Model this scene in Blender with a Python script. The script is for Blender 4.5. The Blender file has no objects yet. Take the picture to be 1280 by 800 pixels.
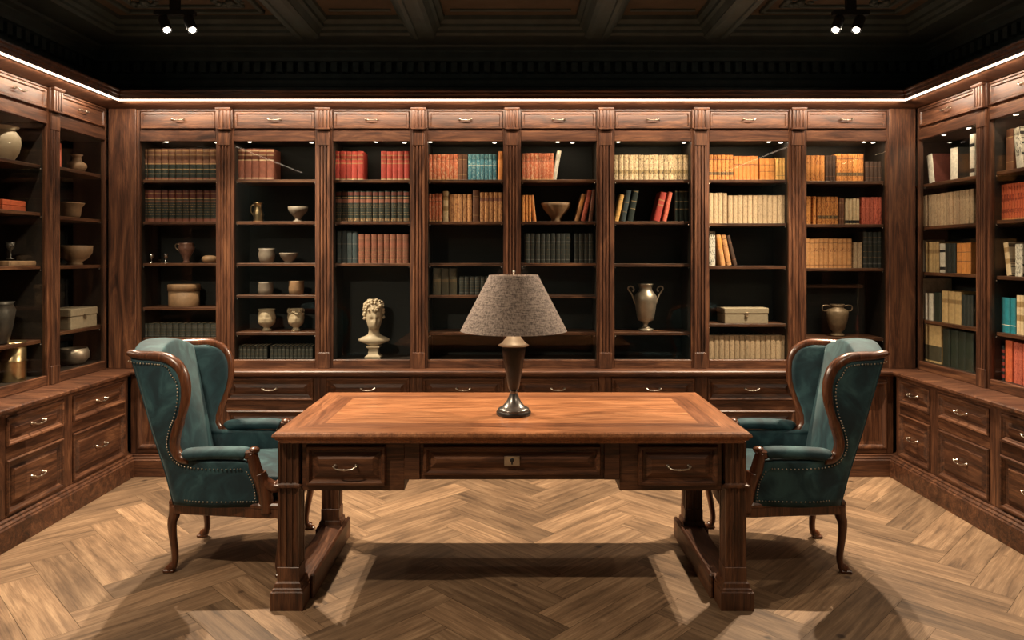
import bpy, math, random
from mathutils import Vector, Matrix
random.seed(7)
C = bpy.context.scene.collection
R = math.radians
HC = 1.55                      # eye height

# ------------------------------------------------------------------ materials
def nt(name):
    m = bpy.data.materials.new(name); m.use_nodes = True
    t = m.node_tree; b = t.nodes['Principled BSDF']
    return m, t, b
def N(t, kind, **kw):
    n = t.nodes.new(kind)
    for k, v in kw.items():
        if k.startswith('i_'):
            n.inputs[k[2:].replace('_', ' ')].default_value = v
        else:
            setattr(n, k, v)
    return n
def ramp(t, stops):
    r = t.nodes.new('ShaderNodeValToRGB')
    e = r.color_ramp.elements
    while len(e) < len(stops): e.new(0.5)
    for k, (p, c) in enumerate(stops):
        e[k].position = p; e[k].color = (c[0], c[1], c[2], 1)
    return r
def objcoords(t, scale):
    tc = N(t, 'ShaderNodeTexCoord'); oi = N(t, 'ShaderNodeObjectInfo')
    mul = N(t, 'ShaderNodeMath', operation='MULTIPLY'); mul.inputs[1].default_value = 37.0
    t.links.new(oi.outputs['Random'], mul.inputs[0])
    add = N(t, 'ShaderNodeVectorMath', operation='ADD')
    t.links.new(tc.outputs['Object'], add.inputs[0]); t.links.new(mul.outputs[0], add.inputs[1])
    mp = N(t, 'ShaderNodeMapping'); mp.inputs['Scale'].default_value = scale
    t.links.new(add.outputs[0], mp.inputs['Vector'])
    return mp, oi
def wood(name, axis, dark, mid, light, rough=.42, coat=.0, bump=.25, big=1.0):
    m, t, b = nt(name)
    s = [10.0*big]*3; s[axis] = 1.3*big
    mp, oi = objcoords(t, s)
    n1 = N(t, 'ShaderNodeTexNoise', i_Scale=1.0, i_Detail=6.0, i_Roughness=.68, i_Distortion=2.4)
    t.links.new(mp.outputs[0], n1.inputs['Vector'])
    s2 = [130.0]*3; s2[axis] = 4.0
    mp2, _ = objcoords(t, s2)
    n2 = N(t, 'ShaderNodeTexNoise', i_Scale=1.0, i_Detail=3.0, i_Roughness=.6)
    t.links.new(mp2.outputs[0], n2.inputs['Vector'])
    r = ramp(t, [(.30, dark), (.50, mid), (.72, light)])
    t.links.new(n1.outputs['Fac'], r.inputs[0])
    r2 = ramp(t, [(.36, (.42, .40, .38)), (.56, (1.05, 1.05, 1.05))])
    t.links.new(n2.outputs['Fac'], r2.inputs[0])
    mx = N(t, 'ShaderNodeMix', data_type='RGBA', blend_type='MULTIPLY'); mx.inputs[0].default_value = .75
    t.links.new(r.outputs[0], mx.inputs[6]); t.links.new(r2.outputs[0], mx.inputs[7])
    hv = N(t, 'ShaderNodeHueSaturation')
    mr = N(t, 'ShaderNodeMapRange'); mr.inputs[3].default_value = .86; mr.inputs[4].default_value = 1.14
    t.links.new(oi.outputs['Random'], mr.inputs[0]); t.links.new(mr.outputs[0], hv.inputs['Value'])
    t.links.new(mx.outputs[2], hv.inputs['Color']); t.links.new(hv.outputs[0], b.inputs['Base Color'])
    rr = N(t, 'ShaderNodeMapRange'); rr.inputs[3].default_value = rough-.08; rr.inputs[4].default_value = rough+.14
    t.links.new(n1.outputs['Fac'], rr.inputs[0]); t.links.new(rr.outputs[0], b.inputs['Roughness'])
    bp = N(t, 'ShaderNodeBump', i_Strength=bump, i_Distance=.002)
    t.links.new(n2.outputs['Fac'], bp.inputs['Height']); t.links.new(bp.outputs[0], b.inputs['Normal'])
    b.inputs['Coat Weight'].default_value = coat; b.inputs['Coat Roughness'].default_value = .25
    return m
def plain(name, col, rough=.5, metal=0.0, vary=0.0, nscale=20.0, noise=0.0, bump=0.0, spec=.5, sheen=0.0):
    m, t, b = nt(name)
    b.inputs['Roughness'].default_value = rough; b.inputs['Metallic'].default_value = metal
    b.inputs['Specular IOR Level'].default_value = spec
    mp, oi = objcoords(t, (1, 1, 1))
    n = N(t, 'ShaderNodeTexNoise', i_Scale=nscale, i_Detail=4.0, i_Roughness=.6)
    t.links.new(mp.outputs[0], n.inputs['Vector'])
    k = noise
    r = ramp(t, [(.3, [c*(1-k) for c in col]), (.7, [min(1, c*(1+k)) for c in col])])
    t.links.new(n.outputs['Fac'], r.inputs[0])
    hv = N(t, 'ShaderNodeHueSaturation')
    mr = N(t, 'ShaderNodeMapRange'); mr.inputs[3].default_value = 1-vary; mr.inputs[4].default_value = 1+vary
    t.links.new(oi.outputs['Random'], mr.inputs[0]); t.links.new(mr.outputs[0], hv.inputs['Value'])
    t.links.new(r.outputs[0], hv.inputs['Color']); t.links.new(hv.outputs[0], b.inputs['Base Color'])
    if bump:
        bp = N(t, 'ShaderNodeBump', i_Strength=bump, i_Distance=.003)
        t.links.new(n.outputs['Fac'], bp.inputs['Height']); t.links.new(bp.outputs[0], b.inputs['Normal'])
    if sheen:
        b.inputs['Sheen Weight'].default_value = sheen; b.inputs['Sheen Roughness'].default_value = .35
    return m
def emit(name, col, s):
    m, t, b = nt(name)
    b.inputs['Base Color'].default_value = (0, 0, 0, 1)
    b.inputs['Emission Color'].default_value = (*col, 1); b.inputs['Emission Strength'].default_value = s
    return m
D_, M_, L_ = (.018, .0068, .0035), (.084, .031, .0135), (.195, .083, .036)
WX = wood('walnut_grain_across', 0, D_, M_, L_)
WZ = wood('walnut_grain_up', 2, D_, M_, L_)
WY = wood('walnut_grain_deep', 1, D_, M_, L_)
INX = wood('walnut_inside_shaded', 0, (.008, .0052, .0036), (.017, .0105, .0065), (.032, .019, .011), .6)  # same cabinet wood, with the shade of the unlit interior put into its colour
INB = wood('walnut_back_shaded', 0, (.003, .004, .004), (.006, .0075, .007), (.011, .012, .011), .6)  # same wood again, deep shade at the back painted in as near-black
DT = wood('desk_top_field', 0, (.20, .072, .028), (.36, .145, .058), (.52, .24, .105), .34, .15, .12)
DB = wood('desk_top_border', 0, (.15, .055, .022), (.27, .105, .042), (.40, .17, .072), .34, .15, .12)
DBY = wood('desk_top_border_deep', 1, (.15, .055, .022), (.27, .105, .042), (.40, .17, .072), .34, .15, .12)
DK = wood('desk_top_dark_band', 0, (.11, .039, .017), (.20, .075, .031), (.28, .115, .048), .34, .15, .12)
DKY = wood('desk_top_dark_band_deep', 1, (.11, .039, .017), (.20, .075, .031), (.28, .115, .048), .34, .15, .12)
MAH = wood('carved_mahogany', 2, (.035, .011, .005), (.105, .034, .013), (.20, .075, .03), .28, .3, .1)
SILVER = plain('aged_silver', (.55, .50, .42), .3, 1.0, noise=.25)
CHROME = plain('chrome', (.8, .8, .78), .2, 1.0)
NAILS = plain('brass_nails', (.42, .36, .28), .35, 1.0)
CEILM = plain('ceiling_dark_brown', (.10, .080, .058), .7, noise=.25, nscale=5)
BLACK = plain('black_paint_teal_cast', (.060, .085, .088), .55, noise=.2, nscale=8)  # teal cast of the dim ambient light is mixed into this black
FIXT = plain('fixture_black', (.012, .012, .012), .4)
PAGES = plain('book_pages', (.50, .40, .26), .8, noise=.12, nscale=160)
BEIGE = None
LED = emit('led_warm_white', (1, .80, .60), 6.5)
LENS = emit('lamp_lens', (1, .86, .68), 60)
DISC = emit('downlight_lens', (1, .85, .66), 16)

def glass_mat():
    m = bpy.data.materials.new('clear_cabinet_glass'); m.use_nodes = True
    t = m.node_tree; t.nodes.clear()
    o = N(t, 'ShaderNodeOutputMaterial'); tr = N(t, 'ShaderNodeBsdfTransparent'); g = N(t, 'ShaderNodeBsdfGlossy')
    tr.inputs[0].default_value = (.97, .985, .975, 1)
    g.inputs['Roughness'].default_value = .015
    lw = N(t, 'ShaderNodeLayerWeight', i_Blend=.5); pw = N(t, 'ShaderNodeMath', operation='POWER'); pw.inputs[1].default_value = 5
    f = N(t, 'ShaderNodeMath', operation='MULTIPLY_ADD'); f.inputs[1].default_value = .9; f.inputs[2].default_value = .018
    t.links.new(lw.outputs['Facing'], pw.inputs[0]); t.links.new(pw.outputs[0], f.inputs[0]); mx = N(t, 'ShaderNodeMixShader')
    t.links.new(f.outputs[0], mx.inputs[0]); t.links.new(tr.outputs[0], mx.inputs[1]); t.links.new(g.outputs[0], mx.inputs[2])
    t.links.new(mx.outputs[0], o.inputs[0])
    return m
GLASS = glass_mat()

def velvet():
    m, t, b = nt('teal_velvet')
    mp, oi = objcoords(t, (1, 1, 1))
    n = N(t, 'ShaderNodeTexNoise', i_Scale=6.0, i_Detail=4.0, i_Roughness=.55, i_Distortion=1.2)
    t.links.new(mp.outputs[0], n.inputs['Vector'])
    r = ramp(t, [(.36, (.004, .022, .031)), (.52, (.010, .044, .056)), (.68, (.034, .096, .108))])
    t.links.new(n.outputs['Fac'], r.inputs[0]); t.links.new(r.outputs[0], b.inputs['Base Color'])
    b.inputs['Roughness'].default_value = .75
    b.inputs['Sheen Weight'].default_value = .35; b.inputs['Sheen Roughness'].default_value = .3
    b.inputs['Sheen Tint'].default_value = (.55, .72, .72, 1)
    return m
VELVET = velvet()
def linen():
    m, t, b = nt('taupe_linen')
    mp, oi = objcoords(t, (30, 30, 260))
    mp2, _ = objcoords(t, (170, 170, 22))
    n = N(t, 'ShaderNodeTexNoise', i_Scale=1.0, i_Detail=3.0); n2 = N(t, 'ShaderNodeTexNoise', i_Scale=1.0, i_Detail=3.0)
    t.links.new(mp.outputs[0], n.inputs['Vector']); t.links.new(mp2.outputs[0], n2.inputs['Vector'])
    ad = N(t, 'ShaderNodeMath', operation='ADD'); t.links.new(n.outputs['Fac'], ad.inputs[0]); t.links.new(n2.outputs['Fac'], ad.inputs[1])
    hf = N(t, 'ShaderNodeMath', operation='MULTIPLY'); hf.inputs[1].default_value = .5; t.links.new(ad.outputs[0], hf.inputs[0])
    r = ramp(t, [(.40, (.11, .085, .074)), (.58, (.33, .265, .225))])
    t.links.new(hf.outputs[0], r.inputs[0]); t.links.new(r.outputs[0], b.inputs['Base Color'])
    b.inputs['Roughness'].default_value = .9
    tl = N(t, 'ShaderNodeBsdfTranslucent'); t.links.new(r.outputs[0], tl.inputs[0]); ms = N(t, 'ShaderNodeMixShader'); ms.inputs[0].default_value = .22
    t.links.new(b.outputs[0], ms.inputs[1]); t.links.new(tl.outputs[0], ms.inputs[2]); t.links.new(ms.outputs[0], t.nodes['Material Output'].inputs[0])
    bp = N(t, 'ShaderNodeBump', i_Strength=.4, i_Distance=.002)
    t.links.new(hf.outputs[0], bp.inputs['Height']); t.links.new(bp.outputs[0], b.inputs['Normal'])
    return m
LINEN = linen()

def floor_mat():
    m, t, b = nt('oak_herringbone')
    uv = N(t, 'ShaderNodeUVMap', uv_map='plank')
    at = N(t, 'ShaderNodeAttribute', attribute_name='tone')
    mul = N(t, 'ShaderNodeMath', operation='MULTIPLY'); mul.inputs[1].default_value = 53.0
    t.links.new(at.outputs['Fac'], mul.inputs[0])
    cb = N(t, 'ShaderNodeCombineXYZ'); t.links.new(mul.outputs[0], cb.inputs[2])
    add = N(t, 'ShaderNodeVectorMath', operation='ADD')
    t.links.new(uv.outputs[0], add.inputs[0]); t.links.new(cb.outputs[0], add.inputs[1])
    def tex(sc, det, dist):
        mp = N(t, 'ShaderNodeMapping'); mp.inputs['Scale'].default_value = sc
        t.links.new(add.outputs[0], mp.inputs['Vector'])
        n = N(t, 'ShaderNodeTexNoise', i_Scale=1.0, i_Detail=det, i_Roughness=.6, i_Distortion=dist)
        t.links.new(mp.outputs[0], n.inputs['Vector']); return n
    g1 = tex((2.0, 24, 1), 5, .9); g2 = tex((7, 210, 1), 3, 0.2); g3 = tex((2.6, 3.8, 1), 3, .6)
    r = ramp(t, [(.28, (.105, .064, .036)), (.5, (.232, .146, .083)), (.72, (.355, .238, .142))])
    t.links.new(g1.outputs['Fac'], r.inputs[0])
    r2 = ramp(t, [(.34, (.62, .60, .58)), (.6, (1.04, 1.04, 1.04))]); t.links.new(g2.outputs['Fac'], r2.inputs[0])
    r3 = ramp(t, [(.33, (.72, .70, .69)), (.62, (1.15, 1.13, 1.1))]); t.links.new(g3.outputs['Fac'], r3.inputs[0])
    a = N(t, 'ShaderNodeMix', data_type='RGBA', blend_type='MULTIPLY'); a.inputs[0].default_value = .7
    t.links.new(r.outputs[0], a.inputs[6]); t.links.new(r2.outputs[0], a.inputs[7])
    c = N(t, 'ShaderNodeMix', data_type='RGBA', blend_type='MULTIPLY'); c.inputs[0].default_value = .8
    t.links.new(a.outputs[2], c.inputs[6]); t.links.new(r3.outputs[0], c.inputs[7])
    hv = N(t, 'ShaderNodeHueSaturation'); mr = N(t, 'ShaderNodeMapRange'); mr.inputs[3].default_value = .64; mr.inputs[4].default_value = 1.30
    t.links.new(at.outputs['Fac'], mr.inputs[0]); t.links.new(mr.outputs[0], hv.inputs['Value'])
    t.links.new(c.outputs[2], hv.inputs['Color'])
    # knots
    vo = N(t, 'ShaderNodeTexVoronoi', i_Scale=3.2); t.links.new(add.outputs[0], vo.inputs['Vector'])
    rk = ramp(t, [(.035, (.16, .12, .1)), (.075, (1, 1, 1))]); t.links.new(vo.outputs['Distance'], rk.inputs[0])
    k = N(t, 'ShaderNodeMix', data_type='RGBA', blend_type='MULTIPLY'); k.inputs[0].default_value = .85
    t.links.new(hv.outputs[0], k.inputs[6]); t.links.new(rk.outputs[0], k.inputs[7])
    t.links.new(k.outputs[2], b.inputs['Base Color'])
    b.inputs['Roughness'].default_value = .55
    bp = N(t, 'ShaderNodeBump', i_Strength=.2, i_Distance=.002)
    t.links.new(g2.outputs['Fac'], bp.inputs['Height']); t.links.new(bp.outputs[0], b.inputs['Normal'])
    return m

# ------------------------------------------------------------------ mesh building
class MB:
    def __init__(s): s.v = []; s.f = []; s.m = []; s.sm = []
    def face(s, idx, mat=0, smooth=False): s.f.append(tuple(idx)); s.m.append(mat); s.sm.append(smooth)
    def box(s, x0, x1, y0, y1, z0, z1, mat=0, c=0.0):
        if c <= 0:
            o = len(s.v)
            s.v += [(x, y, z) for x in (x0, x1) for y in (y0, y1) for z in (z0, z1)]
            for q in ((0, 1, 3, 2), (4, 6, 7, 5), (0, 4, 5, 1), (2, 3, 7, 6), (0, 2, 6, 4), (1, 5, 7, 3)):
                s.face([o+i for i in q], mat)
            return
        o = len(s.v); B = [(x0, x1), (y0, y1), (z0, z1)]
        for i in range(8):
            b = [(i >> 2) & 1, (i >> 1) & 1, i & 1]
            P = [B[k][b[k]] for k in range(3)]; I = [P[k] + (c if b[k] == 0 else -c) for k in range(3)]
            for k in range(3):
                q = list(I); q[k] = P[k]; s.v.append(tuple(q))
        def vid(b, k): return o + (b[0]*4+b[1]*2+b[2])*3 + k
        cen = Vector(((x0+x1)/2, (y0+y1)/2, (z0+z1)/2))
        def out(ids):
            p = [Vector(s.v[i]) for i in ids]; n = (p[1]-p[0]).cross(p[2]-p[1])
            mid = sum(p, Vector())/len(p)
            s.face(ids if n.dot(mid-cen) > 0 else ids[::-1], mat)
        for k in range(3):
            a, b_ = [j for j in range(3) if j != k]
            for e in (0, 1):
                ids = []
                for (p, q) in ((0, 0), (1, 0), (1, 1), (0, 1)):
                    b = [0, 0, 0]; b[k] = e; b[a] = p; b[b_] = q; ids.append(vid(b, k))
                out(ids)
            for p in (0, 1):
                for q in (0, 1):
                    b0 = [0, 0, 0]; b0[a] = p; b0[b_] = q; b1 = list(b0); b1[k] = 1
                    out([vid(b0, a), vid(b0, b_), vid(b1, b_), vid(b1, a)])
        for i in range(8):
            b = [(i >> 2) & 1, (i >> 1) & 1, i & 1]; out([vid(b, 0), vid(b, 1), vid(b, 2)])
    def rings(s, rings, mat=0, smooth=True, closed=True, cap0=True, cap1=True, mats=None):
        o = len(s.v); n = len(rings[0])
        for r in rings: s.v += [tuple(p) for p in r]
        for k in range(len(rings)-1):
            mm = mats[k] if mats else mat
            for i in range(n if closed else n-1):
                j = (i+1) % n
                s.face([o+k*n+i, o+k*n+j, o+(k+1)*n+j, o+(k+1)*n+i], mm, smooth)
        if cap0: s.face([o+i for i in range(n)][::-1], mats[0] if mats else mat)
        if cap1: s.face([o+(len(rings)-1)*n+i for i in range(n)], mats[-1] if mats else mat)
    def lathe(s, prof, cx=0, cy=0, cz=0, n=28, mat=0, fn=None, cap0=True, cap1=True, mats=None, smooth=True):
        rs = []
        for (r, z) in prof:
            ring = []
            for i in range(n):
                a = 2*math.pi*i/n; p = (r*math.cos(a), r*math.sin(a), z)
                if fn: p = fn(p, a)
                ring.append((cx+p[0], cy+p[1], cz+p[2]))
            rs.append(ring)
        s.rings(rs, mat, smooth, True, cap0, cap1, mats)
    def panel(s, x0, x1, z0, z1, prof, mat=0, flip=False):
        # rectangular rings facing -y; prof: (inset, y)
        rs = []
        for (i, y) in prof:
            rs.append([(x0+i, y, z0+i), (x1-i, y, z0+i), (x1-i, y, z1-i), (x0+i, y, z1-i)])
        s.rings(rs, mat, False, True, False, True)
    def stack(s, x0, x1, y0, y1, prof, mat=0):
        # horizontal rectangles stacked upwards; prof: (outset, z)
        rs = [[(x0-i, y0-i, z), (x1+i, y0-i, z), (x1+i, y1+i, z), (x0-i, y1+i, z)] for (i, z) in prof]
        s.rings(rs, mat, False)
    def fluted(s, xc, w, y0, yb, z0, z1, n=3, fw=.6, d=.007, mat=0):
        # vertical strip of width w whose front at y0 has n grooves
        pts = [(xc-w/2, yb), (xc-w/2, y0)]
        inner = w*.84; pitch = inner/n; g = pitch*fw
        for k in range(n):
            c = xc-inner/2+pitch*(k+.5)
            for q in range(7):
                a = math.pi*q/6; pts.append((c-g/2*math.cos(a), y0+d*math.sin(a)))
        pts += [(xc+w/2, y0), (xc+w/2, yb)]
        s.rings([[(x, y, z) for (x, y) in pts] for z in (z0, z1)], mat, False)
    def sweep(s, pts, rad, ref=(0, 1, 0), n=12, mat=0, cap=True):
        P = [Vector(p) for p in pts]; ref = Vector(ref); rs = []
        for i, p in enumerate(P):
            t = (P[min(i+1, len(P)-1)]-P[max(i-1, 0)]).normalized()
            a = ref-t*ref.dot(t)
            a = a.normalized() if a.length > 1e-6 else Vector((1, 0, 0))
            b = t.cross(a)
            q = rad[i] if isinstance(rad, list) else rad
            ra, rb = q if isinstance(q, tuple) else (q, q)
            rs.append([tuple(p+a*ra*math.cos(2*math.pi*k/n)+b*rb*math.sin(2*math.pi*k/n)) for k in range(n)])
        s.rings(rs, mat, True, True, cap, cap)
    def gbox(s, us, vs, ws, fn, mat=0):
        idx = {}
        nu, nv, nw = len(us)-1, len(vs)-1, len(ws)-1
        def V(i, j, k):
            if (i, j, k) not in idx:
                idx[(i, j, k)] = len(s.v); s.v.append(tuple(fn(us[i], vs[j], ws[k])))
            return idx[(i, j, k)]
        for i in range(nu):
            for j in range(nv):
                s.face([V(i, j, 0), V(i, j+1, 0), V(i+1, j+1, 0), V(i+1, j, 0)], mat, True)
                s.face([V(i, j, nw), V(i+1, j, nw), V(i+1, j+1, nw), V(i, j+1, nw)], mat, True)
        for i in range(nu):
            for k in range(nw):
                s.face([V(i, 0, k), V(i+1, 0, k), V(i+1, 0, k+1), V(i, 0, k+1)], mat, True)
                s.face([V(i, nv, k), V(i, nv, k+1), V(i+1, nv, k+1), V(i+1, nv, k)], mat, True)
        for j in range(nv):
            for k in range(nw):
                s.face([V(0, j, k), V(0, j, k+1), V(0, j+1, k+1), V(0, j+1, k)], mat, True)
                s.face([V(nu, j, k), V(nu, j+1, k), V(nu, j+1, k+1), V(nu, j, k+1)], mat, True)
    def ball(s, c, r, n=8, m=6, mat=0, sc=(1, 1, 1)):
        s.lathe([(r*math.sin(math.pi*k/m)+1e-5, -r*math.cos(math.pi*k/m)) for k in range(m+1)], 0, 0, 0, n, mat,
                lambda p, a: (c[0]+p[0]*sc[0], c[1]+p[1]*sc[1], c[2]+p[2]*sc[2]))
    def xf(s, M, start=0):
        for i in range(start, len(s.v)):
            s.v[i] = tuple(M @ Vector(s.v[i]))
    def mesh(s, name, mats, org=(0, 0, 0)):
        me = bpy.data.meshes.new(name)
        me.from_pydata([(a-org[0], b-org[1], c-org[2]) for a, b, c in s.v], [], s.f)
        for mt in (mats if isinstance(mats, (list, tuple)) else [mats]): me.materials.append(mt)
        me.polygons.foreach_set('material_index', s.m); me.polygons.foreach_set('use_smooth', s.sm)
        me.update(); return me
def link(name, me, parent=None):
    o = bpy.data.objects.new(name, me); C.objects.link(o)
    if parent is not None: o.parent = parent
    return o
def obj(name, mb, mats, parent=None, org=(0, 0, 0), sub=0):
    o = link(name, mb.mesh(name, mats, org), parent)
    if sub:
        md = o.modifiers.new('sub', 'SUBSURF'); md.levels = sub; md.render_levels = sub
    return o
def tag(o, label, cat, group=None, kind=None):
    if label: o['label'] = label
    if cat: o['category'] = cat
    if group: o['group'] = group
    if kind: o['kind'] = kind
    return o
def thing(name, label, cat, loc=(0, 0, 0), rz=0, group=None):
    o = bpy.data.objects.new(name, None); C.objects.link(o)
    o.location = loc; o.rotation_euler = (0, 0, rz); o.empty_display_size = .1
    return tag(o, label, cat, group)
def struct(name, mb, mats):
    o = obj(name, mb, mats); o['kind'] = 'structure'; return o
def catmull(P, n=6):
    out = []; Q = [Vector(p) for p in P]
    for i in range(len(Q)-1):
        p0, p1, p2, p3 = Q[max(i-1, 0)], Q[i], Q[i+1], Q[min(i+2, len(Q)-1)]
        for k in range(n):
            t = k/n
            out.append(tuple(.5*((2*p1)+(p2-p0)*t+(2*p0-5*p1+4*p2-p3)*t*t+(3*p1-p0-3*p2+p3)*t**3)))
    out.append(tuple(Q[-1])); return out
def lerp_tab(tab, x):
    if x <= tab[0][0]: return tab[0][1]
    for (a, va), (b, vb) in zip(tab, tab[1:]):
        if x <= b: return va+(vb-va)*(x-a)/(b-a)
    return tab[-1][1]
def molding(mb, hx, by, y0, prof, mat=0, mats=None, ends=True):
    # U run: left wall, back wall, right wall; prof (offset into room, z)
    rs = []
    for side in (0, 1, 2, 3):
        ring = []
        for (p, z) in prof:
            ring.append({0: (-hx+p, y0, z), 1: (-hx+p, by-p, z), 2: (hx-p, by-p, z), 3: (hx-p, y0, z)}[side])
        rs.append(ring)
    mb.rings(rs, mat, False, True, ends, ends)

# ------------------------------------------------------------------ setting
UX, UY = 2.89, 5.16            # upper cabinet faces
WX_, WYB, WYF = 3.23, 5.50, -1.2
def make_floor():
    W, n = .180, 4; c45 = math.cos(R(45)); mb = MB(); tones = []; uvs = []
    g = .0008
    for i in range(-60, 60):
        for j in range(-12, 12):
            ax, ay = i+j*n, i-j*n
            for kind in (0, 1):
                if kind == 0: x0, x1, y0, y1 = ax, ax+n, ay, ay+1
                else: x0, x1, y0, y1 = ax, ax+1, ay+1, ay+1+n
                cor = [(x0*W+g, y0*W+g), (x1*W-g, y0*W+g), (x1*W-g, y1*W-g), (x0*W+g, y1*W-g)]
                wd = [((x-y)*c45+.24, (x+y)*c45+3.0) for x, y in cor]
                cx = sum(p[0] for p in wd)/4; cy = sum(p[1] for p in wd)/4
                if abs(cx) > 3.3 or cy < -1.4 or cy > 5.9: continue
                o = len(mb.v); mb.v += [(x, y, 0) for x, y in wd]; mb.face([o, o+1, o+2, o+3])
                ro = random.random(); tones.append(ro)
                if kind == 0: uvs += [(a, b) for a, b in cor]
                else: uvs += [(b, a) for a, b in cor]
    o = len(mb.v); mb.v += [(-3.4, -1.4, -.003), (3.4, -1.4, -.003), (3.4, 5.9, -.003), (-3.4, 5.9, -.003)]
    mb.face([o, o+1, o+2, o+3], 1); tones.append(.5); uvs += [(0, 0)]*4
    ob = struct('floor', mb, [floor_mat(), plain('floor_joint', (.05, .03, .018), .8)])
    me = ob.data
    at = me.attributes.new('tone', 'FLOAT', 'FACE'); at.data.foreach_set('value', tones)
    ul = me.uv_layers.new(name='plank')
    ul.data.foreach_set('uv', [c for p in uvs for c in p])
make_floor()
mb = MB(); mb.box(-3.4, 3.4, WYB, WYB+.1, 0, 3.3); struct('wall_back', mb, BLACK)
mb = MB(); mb.box(-3.33, -WX_, WYF, WYB, 0, 3.3); struct('wall_left', mb, BLACK)
mb = MB(); mb.box(WX_, 3.33, WYF, WYB, 0, 3.3); struct('wall_right', mb, BLACK)
mb = MB(); mb.box(-3.4, 3.4, WYF-.1, WYF, 0, 3.3); struct('wall_front', mb, BLACK)
# ceiling slab with coffers, beams and inner panel frames
def make_ceiling():
    mb = MB(); mb.box(-3.35, 3.35, WYF-.1, WYB+.05, 3.22, 3.32, 0)
    hx, by = WX_, WYB
    molding(mb, hx, by, WYF, [(0, 3.10), (.43, 3.10), (.45, 3.115), (.45, 3.135), (.475, 3.15), (.475, 3.17), (.51, 3.19), (.51, 3.225), (0, 3.225)], 1)
    zb = 3.075
    for X in (-1.44, -.625, .60, 1.435):
        pr = [(-.155, 3.225), (-.155, 3.19), (-.125, 3.175), (-.125, 3.15), (-.105, 3.14), (-.085, 3.10), (-.085, 3.09), (-.06, zb), (-.035, zb), (-.03, zb+.012), (.03, zb+.012), (.035, zb),
              (.06, zb), (.085, 3.09), (.085, 3.10), (.105, 3.14), (.125, 3.15), (.125, 3.175), (.155, 3.19), (.155, 3.225)]
        mb.rings([[(X+a, y, z) for a, z in pr] for y in (WYF, 5.07)], 1, False)
    for Y in (3.75, 2.0, .3):
        pr = [(-.155, 3.225), (-.125, 3.15), (-.085, 3.10), (-.06, zb+.004), (.06, zb+.004), (.085, 3.10), (.125, 3.15), (.155, 3.225)]
        mb.rings([[(x, Y+a, z) for a, z in pr] for x in (-2.8, 2.8)], 1, False)
    # raised frames within the coffers, corner rosettes
    for (a, b) in ((-2.62, -1.68), (1.68, 2.62)):
        for (c, d) in ((3.98, 4.90),):
            for (ins, zz, w) in ((0, 3.195, .03), (.10, 3.20, .02)):
                x0, x1, y0, y1 = a+ins, b-ins, c+ins, d-ins
                mb.box(x0, x1, y0, y0+w, zz, 3.225, 1, .004); mb.box(x0, x1, y1-w, y1, zz, 3.225, 1, .004)
                mb.box(x0, x0+w, y0, y1, zz, 3.225, 1, .004); mb.box(x1-w, x1, y0, y1, zz, 3.225, 1, .004)
            for (u, v) in ((a+.19, d-.19), (b-.19, d-.19), (a+.19, c+.19), (b-.19, c+.19)):
                for k in range(9):
                    an = k*.7; rr = .02+.011*k
                    mb.ball((u+rr*math.cos(an), v+rr*math.sin(an), 3.21), .028-.001*k, 8, 5, 1, (1, 1, .7))
                for k in range(7):
                    an = -k*.6+2; rr = .05+.014*k
                    mb.ball((u+rr*math.cos(an), v+rr*math.sin(an), 3.215), .016, 7, 4, 1, (1.5, 1, .7))
    for (a, b) in ((-1.24, -.82), (-.42, .40), (.80, 1.24)):
        mb.box(a, b, 4.86, 4.885, 3.205, 3.225, 1, .004)
    return struct('ceiling', mb, [CEILM, BLACK])
make_ceiling()
mb = MB()
molding(mb, WX_, WYB, WYF, [(0, 2.84), (.02, 2.84), (.03, 2.86), (.03, 2.885), (.05, 2.90), (.05, 3.0), (.13, 3.005), (.135, 3.03), (.15, 3.045), (.17, 3.06), (.17, 3.07), (.21, 3.085), (.22, 3.10), (.22, 3.11), (0, 3.11)])
x = -3.08
while x < 3.1:                               # dentils: pattern of the cornice
    mb.box(x, x+.045, WYB-.105, WYB-.045, 2.93, 3.002, 0); x += .082
y = 2.0
while y < 5.36:
    mb.box(-WX_+.045, -WX_+.105, y, y+.045, 2.93, 3.002, 0); mb.box(WX_-.105, WX_-.045, y, y+.045, 2.93, 3.002, 0); y += .082
o = struct('trim_1', mb, BLACK)

# ------------------------------------------------------------------ fitted cabinetry
def crown():
    mb = MB()
    molding(mb, UX, UY, 1.0, [(-.33, 2.60), (.0, 2.603), (.02, 2.603), (.13, 2.622), (.152, 2.624), (.153, 2.636), (.166, 2.640), (.166, 2.662), (.174, 2.668), (.174, 2.684), (.184, 2.69), (.184, 2.70), (-.33, 2.70)])
    o = obj('crown_moulding', mb, WX)
    tag(o, 'walnut crown moulding running along the tops of all the bookcases', 'moulding')
    mb = MB()
    molding(mb, UX, UY, 1.0, [(.154, 2.629), (.1635, 2.629), (.1635, 2.6375), (.154, 2.6365)])
    o = obj('light_strip', mb, LED)
    tag(o, 'glowing warm white strip light tucked under the crown moulding', 'strip light')
crown()
mb = MB()
molding(mb, 3.2, 5.57, 1.0, [(.075, .705), (.515, .705), (.522, .712), (.532, .716), (.54, .724), (.54, .738), (.533, .745), (.075, .745)])
tag(obj('countertop', mb, WX), 'long polished walnut worktop over the base cabinets, running round three walls', 'countertop')
mb = MB()
molding(mb, 2.70, 5.10, 1.0, [(-.25, 0), (.05, 0), (.05, .115), (.043, .122), (.043, .130), (.03, .138), (.03, .148), (.015, .155), (-.25, .155)])
o = struct('baseboard_back', mb, WX)

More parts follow.
